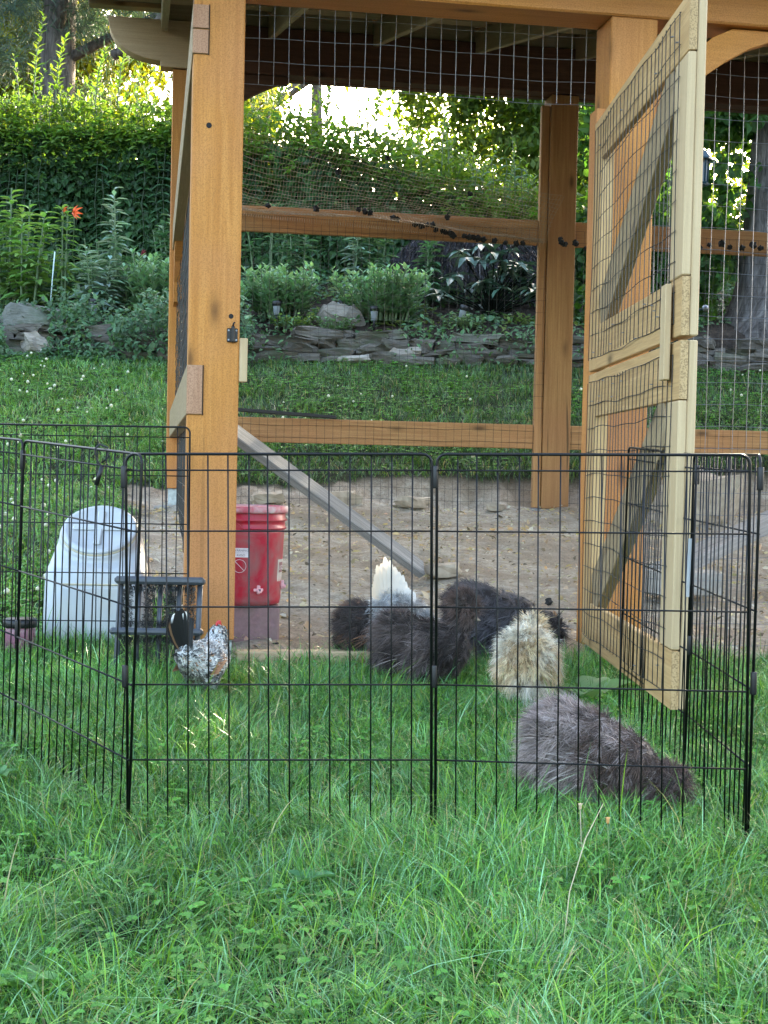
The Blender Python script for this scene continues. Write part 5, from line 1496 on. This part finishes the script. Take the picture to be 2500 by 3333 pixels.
mottled_hen((-.508, 4.05, gzz(-.52, 4.05) + .008), R(68), .84)

# ------------------------------------------------------------------ small pen fittings
hk2 = MB().tube([(.0, 0, .0), (.014, 0, .012), (.012, 0, .032), (-.004, 0, .038), (-.014, 0, .028), (-.010, 0, .008), (.0, 0, -.012), (-.008, 0, -.042)], .0022, 6).tube([(.002, 0, -.005), (-.010, 0, -.046)], .005, 6).build('snap_hook', M['blackpl'], None, True)
hk2.location = (-.582, 2.915, .895); tag(hk2, 'small black snap hook clipped on the top rail of the pen', 'snap hook')
tp = MB().box(-.004, .004, -.001, .001, -.075, .06).build('tie', M['whitepl'], None); tp.location = (.706, 3.268, .69); tp.rotation_euler = (0, .02, .3); tag(tp, 'white plastic strip tied to the right hand pen joint', 'tie')

# ------------------------------------------------------------------ grass, clover and weeds in the lawn
def scatter(n, x0, x1, y0, y1, keepf):
    x = rng.uniform(x0, x1, n); y = rng.uniform(y0, y1, n); k_ = keepf(x, y); return x[k_], y[k_]
def zsurf(x, y):
    p = np.stack([x, y], 1); return ground_z(x, y) + (fbm(p, 1.3, 9) - .5) * .03
def not_dirt(x, y): return dirt_mask(x, y) < .4
def in_view(mx):
    return lambda x, y: (np.abs(x) < .285 * y + mx) & not_dirt(x, y)
GC = np.array([[.080, .225, .040], [.16, .35, .095], [.038, .12, .032], [.18, .335, .035], [.19, .38, .19]])  # palest blade green paints in the sky sheen of glossy sides
def grass_patch(name, label, n, x0, x1, y0, y1, keepf, hr, wr, K, bright=1.0):
    x, y = scatter(n, x0, x1, y0, y1, keepf); N = len(x); p = np.stack([x, y], 1)
    cl = fbm(p, 5.0, 121); cl2 = fbm(p, 1.6, 131)
    h = rng.uniform(*hr, N) * (.45 + 1.1 * cl) * (.8 + .5 * cl2) * np.interp(y, [2.6, 3.6, 4.2], [1, .62, .5] if hr[1] > .1 else [1, 1, 1]); tall = rng.random(N) < .03; h[tall] *= 1.7
    lean = h * np.clip(rng.gamma(2.2, .42, N), 0, 2.2)
    phi = rng.uniform(0, math.tau, N) + 0.0; grp = vnoise(p, 9.0, 141) * math.tau * 1.6; phi = np.where(rng.random(N) < .6, grp + rng.normal(0, .5, N), phi)
    w = rng.uniform(*wr, N)
    V2, F2, m_ = blade_geo(np.stack([x, y, zsurf(x, y) - .004], 1), h, lean, phi, w, K)
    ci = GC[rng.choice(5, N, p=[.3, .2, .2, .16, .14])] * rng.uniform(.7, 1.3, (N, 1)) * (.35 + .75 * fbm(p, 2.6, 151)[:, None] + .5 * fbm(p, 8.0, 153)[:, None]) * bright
    dry = rng.random(N) < .04; ci[dry] = np.array([.36, .32, .15]) * rng.uniform(.7, 1.2, (dry.sum(), 1))
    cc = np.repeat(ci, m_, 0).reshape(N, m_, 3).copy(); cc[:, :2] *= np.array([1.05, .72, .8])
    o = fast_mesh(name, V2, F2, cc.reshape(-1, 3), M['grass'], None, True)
    tag(o, label, 'grass', kind='stuff'); return o
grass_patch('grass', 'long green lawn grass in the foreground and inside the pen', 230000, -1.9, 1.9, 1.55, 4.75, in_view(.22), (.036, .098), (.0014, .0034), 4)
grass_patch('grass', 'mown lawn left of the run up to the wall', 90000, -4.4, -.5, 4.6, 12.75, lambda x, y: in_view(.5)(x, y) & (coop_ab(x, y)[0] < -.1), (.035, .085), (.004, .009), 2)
grass_patch('grass', 'mown lawn behind the run below the wall', 88000, -2.2, 5.2, 8.9, 12.78, lambda x, y: in_view(.5)(x, y) & (coop_ab(x, y)[1] > 4.5) & (coop_ab(x, y)[0] > -.4), (.035, .08), (.003, .008), 2, .62)  # blade colour darkened to stand in for coop and hedge shade
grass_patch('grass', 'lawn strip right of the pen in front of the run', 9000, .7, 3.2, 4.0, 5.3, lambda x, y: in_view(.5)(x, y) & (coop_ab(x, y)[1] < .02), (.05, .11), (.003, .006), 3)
# clover: three round leaflets on a short stalk
def clover(n, x0, x1, y0, y1, keepf, r_, seed, thr, label, hz):
    x, y = scatter(n, x0, x1, y0, y1, keepf); p = np.stack([x, y], 1); k_ = fbm(p, 1.8, seed) > thr; x, y = x[k_], y[k_]; N = len(x)
    ac = Acc(); z = zsurf(x, y) + rng.uniform(*hz, N); C = np.stack([x, y, z], 1); tw = rng.uniform(0, math.tau, N)
    nm = unit(np.stack([rng.normal(0, .3, N), rng.normal(-.15, .3, N), np.ones(N)], 1)); R_ = rng.uniform(.75, 1.2, N) * r_
    col = jitcol(N, (.095, .24, .04), .3)
    for j in range(3):
        a = tw + j * math.tau / 3; ax = np.stack([np.cos(a), np.sin(a), rng.normal(0, .1, N)], 1)
        ac.leaves(C, ax, nm, R_, R_ * .95, col, .1)
    o = ac.build('clover', M['leaf'], None); tag(o, label, 'clover', kind='stuff')
    return C
clover(9000, -1.7, 1.7, 1.7, 4.6, in_view(.25), .011, 161, .50, 'clover leaves scattered through the foreground lawn', (.02, .06))
Cf = clover(26000, -4.4, -.6, 4.6, 12.6, lambda x, y: in_view(.4)(x, y) & (coop_ab(x, y)[0] < -.35), .017, 171, .40, 'clover covering the lawn left of the run', (.03, .07))
Cb = clover(14000, -2.2, 5.0, 9.0, 12.6, lambda x, y: in_view(.4)(x, y) & (coop_ab(x, y)[1] > 4.6), .018, 181, .47, 'clover in the lawn behind the run', (.03, .065))
# white clover heads
bm = bmesh.new(); bmesh.ops.create_icosphere(bm, subdivisions=1, radius=.010); hv = np.array([v.co[:] for v in bm.verts]); hf = np.array([[v.index for v in f.verts] for f in bm.faces]); bm.free()
sel = np.concatenate([Cf[rng.choice(len(Cf), min(150, len(Cf)), False)], Cb[rng.choice(len(Cb), 30, False)]]) + np.array([0, 0, .03]); N = len(sel)
vs = (sel[:, None, :] + hv[None] * rng.uniform(.6, 1.25, (N, 1, 1)) * (1 + .25 * rng.random((N, len(hv), 1)))).reshape(-1, 3); fs = (np.arange(N)[:, None, None] * len(hv) + hf[None]).reshape(-1, 3)
o = fast_mesh('clover_flowers', vs, [fs], np.tile([.66, .66, .58], (len(vs), 1)), M['leaf'], None, True); tag(o, 'small white clover heads dotted over the left lawn', 'clover flowers', kind='stuff')
# broad weed leaves in the foreground, each plant a thing
def rosette(x, y, L, n, label, col=(.07, .17, .05), up=.55):
    t = thing('broadleaf_weed', (x, y, float(zsurf(np.array([x]), np.array([y]))[0])), label, 'weed')
    for j in range(n):
        a = math.tau * j / n + random.uniform(-.4, .4); l_ = L * random.uniform(.75, 1.1)
        tt = np.linspace(0, 1, 7); wv = np.array([.12, .55, .95, 1, .8, .45, .03]) * l_ * .30
        c = np.stack([np.cos(a) * l_ * tt, np.sin(a) * l_ * tt, l_ * (up * 1.6 * tt - up * 1.1 * tt * tt) + .03], 1); s_ = np.array([-math.sin(a), math.cos(a), .15])
        vs = np.concatenate([c + s_ * wv[:, None], c - np.array([0, 0, .006]) * 1, c - s_ * wv[:, None] * np.array([1, 1, -1])]); n7 = 7
        q_ = np.array([[i, i + 1, n7 + i + 1, n7 + i] for i in range(6)] + [[n7 + i, n7 + i + 1, 2 * n7 + i + 1, 2 * n7 + i] for i in range(6)])
        fast_mesh('leaf', vs, [q_], jitcol(1, col, .2).repeat(len(vs), 0), M['leaf'], t, True)
rosette(.595, 4.02, .16, 4, 'broad pale green dock leaf growing left of the gate foot', (.17, .31, .12))
rosette(.93, 2.22, .07, 5, 'small bright broadleaf weed at the right edge of the lawn', (.12, .22, .03))
rosette(-.50, 1.99, .06, 5, 'small broadleaf weed low in the left foreground', (.10, .22, .06))
rosette(-.12, 2.45, .05, 4, 'little round leaved weed in the centre foreground', (.08, .2, .08))
rosette(-.82, 3.02, .06, 5, 'leafy weed at the foot of the left pen corner', (.08, .2, .06))
rosette(.25, 2.75, .045, 4, 'pale little leaf rosette at the foot of the front pen panel', (.10, .22, .12))
# bent dry seed stalk and dandelion stalks in front of the pen
ds = thing('seed_stalk', (.285, 2.14, .12), 'tall pale dry grass stalk bending in the foreground', 'grass stalk')
MB().tube([(0, 0, 0), (.004, 0, .07), (.010, 0, .14), (.04, .05, .21), (.075, .11, .25)], [.0010, .0010, .0009, .0007, .0005], 6).build('stem', plain('straw', (.45, .38, .24), .7), ds, True)
for (x, y, h, col, lab, cap) in ((.375, 2.60, .135, (.30, .26, .16), 'dry dandelion stalk with spent head near the pen', (.45, .35, .22)), (.42, 2.56, .12, (.14, .2, .07), 'dandelion stalk with orange brown bud near the pen', (.55, .28, .10))):
    t = thing('dandelion_stalk', (x, y, .14), lab, 'weed')
    MB().tube([(0, 0, 0), (.003, 0, h * .5), (-.001, 0, h)], .0011, 6).build('stem', plain('stalk', col, .7), t, True)
    MB().lathe([(.001, 0), (.003, .003), (.0028, .008), (.0045, .012)], 8, (-.001, 0, h)).build('head', plain('spent_head', cap, .8), t, True)
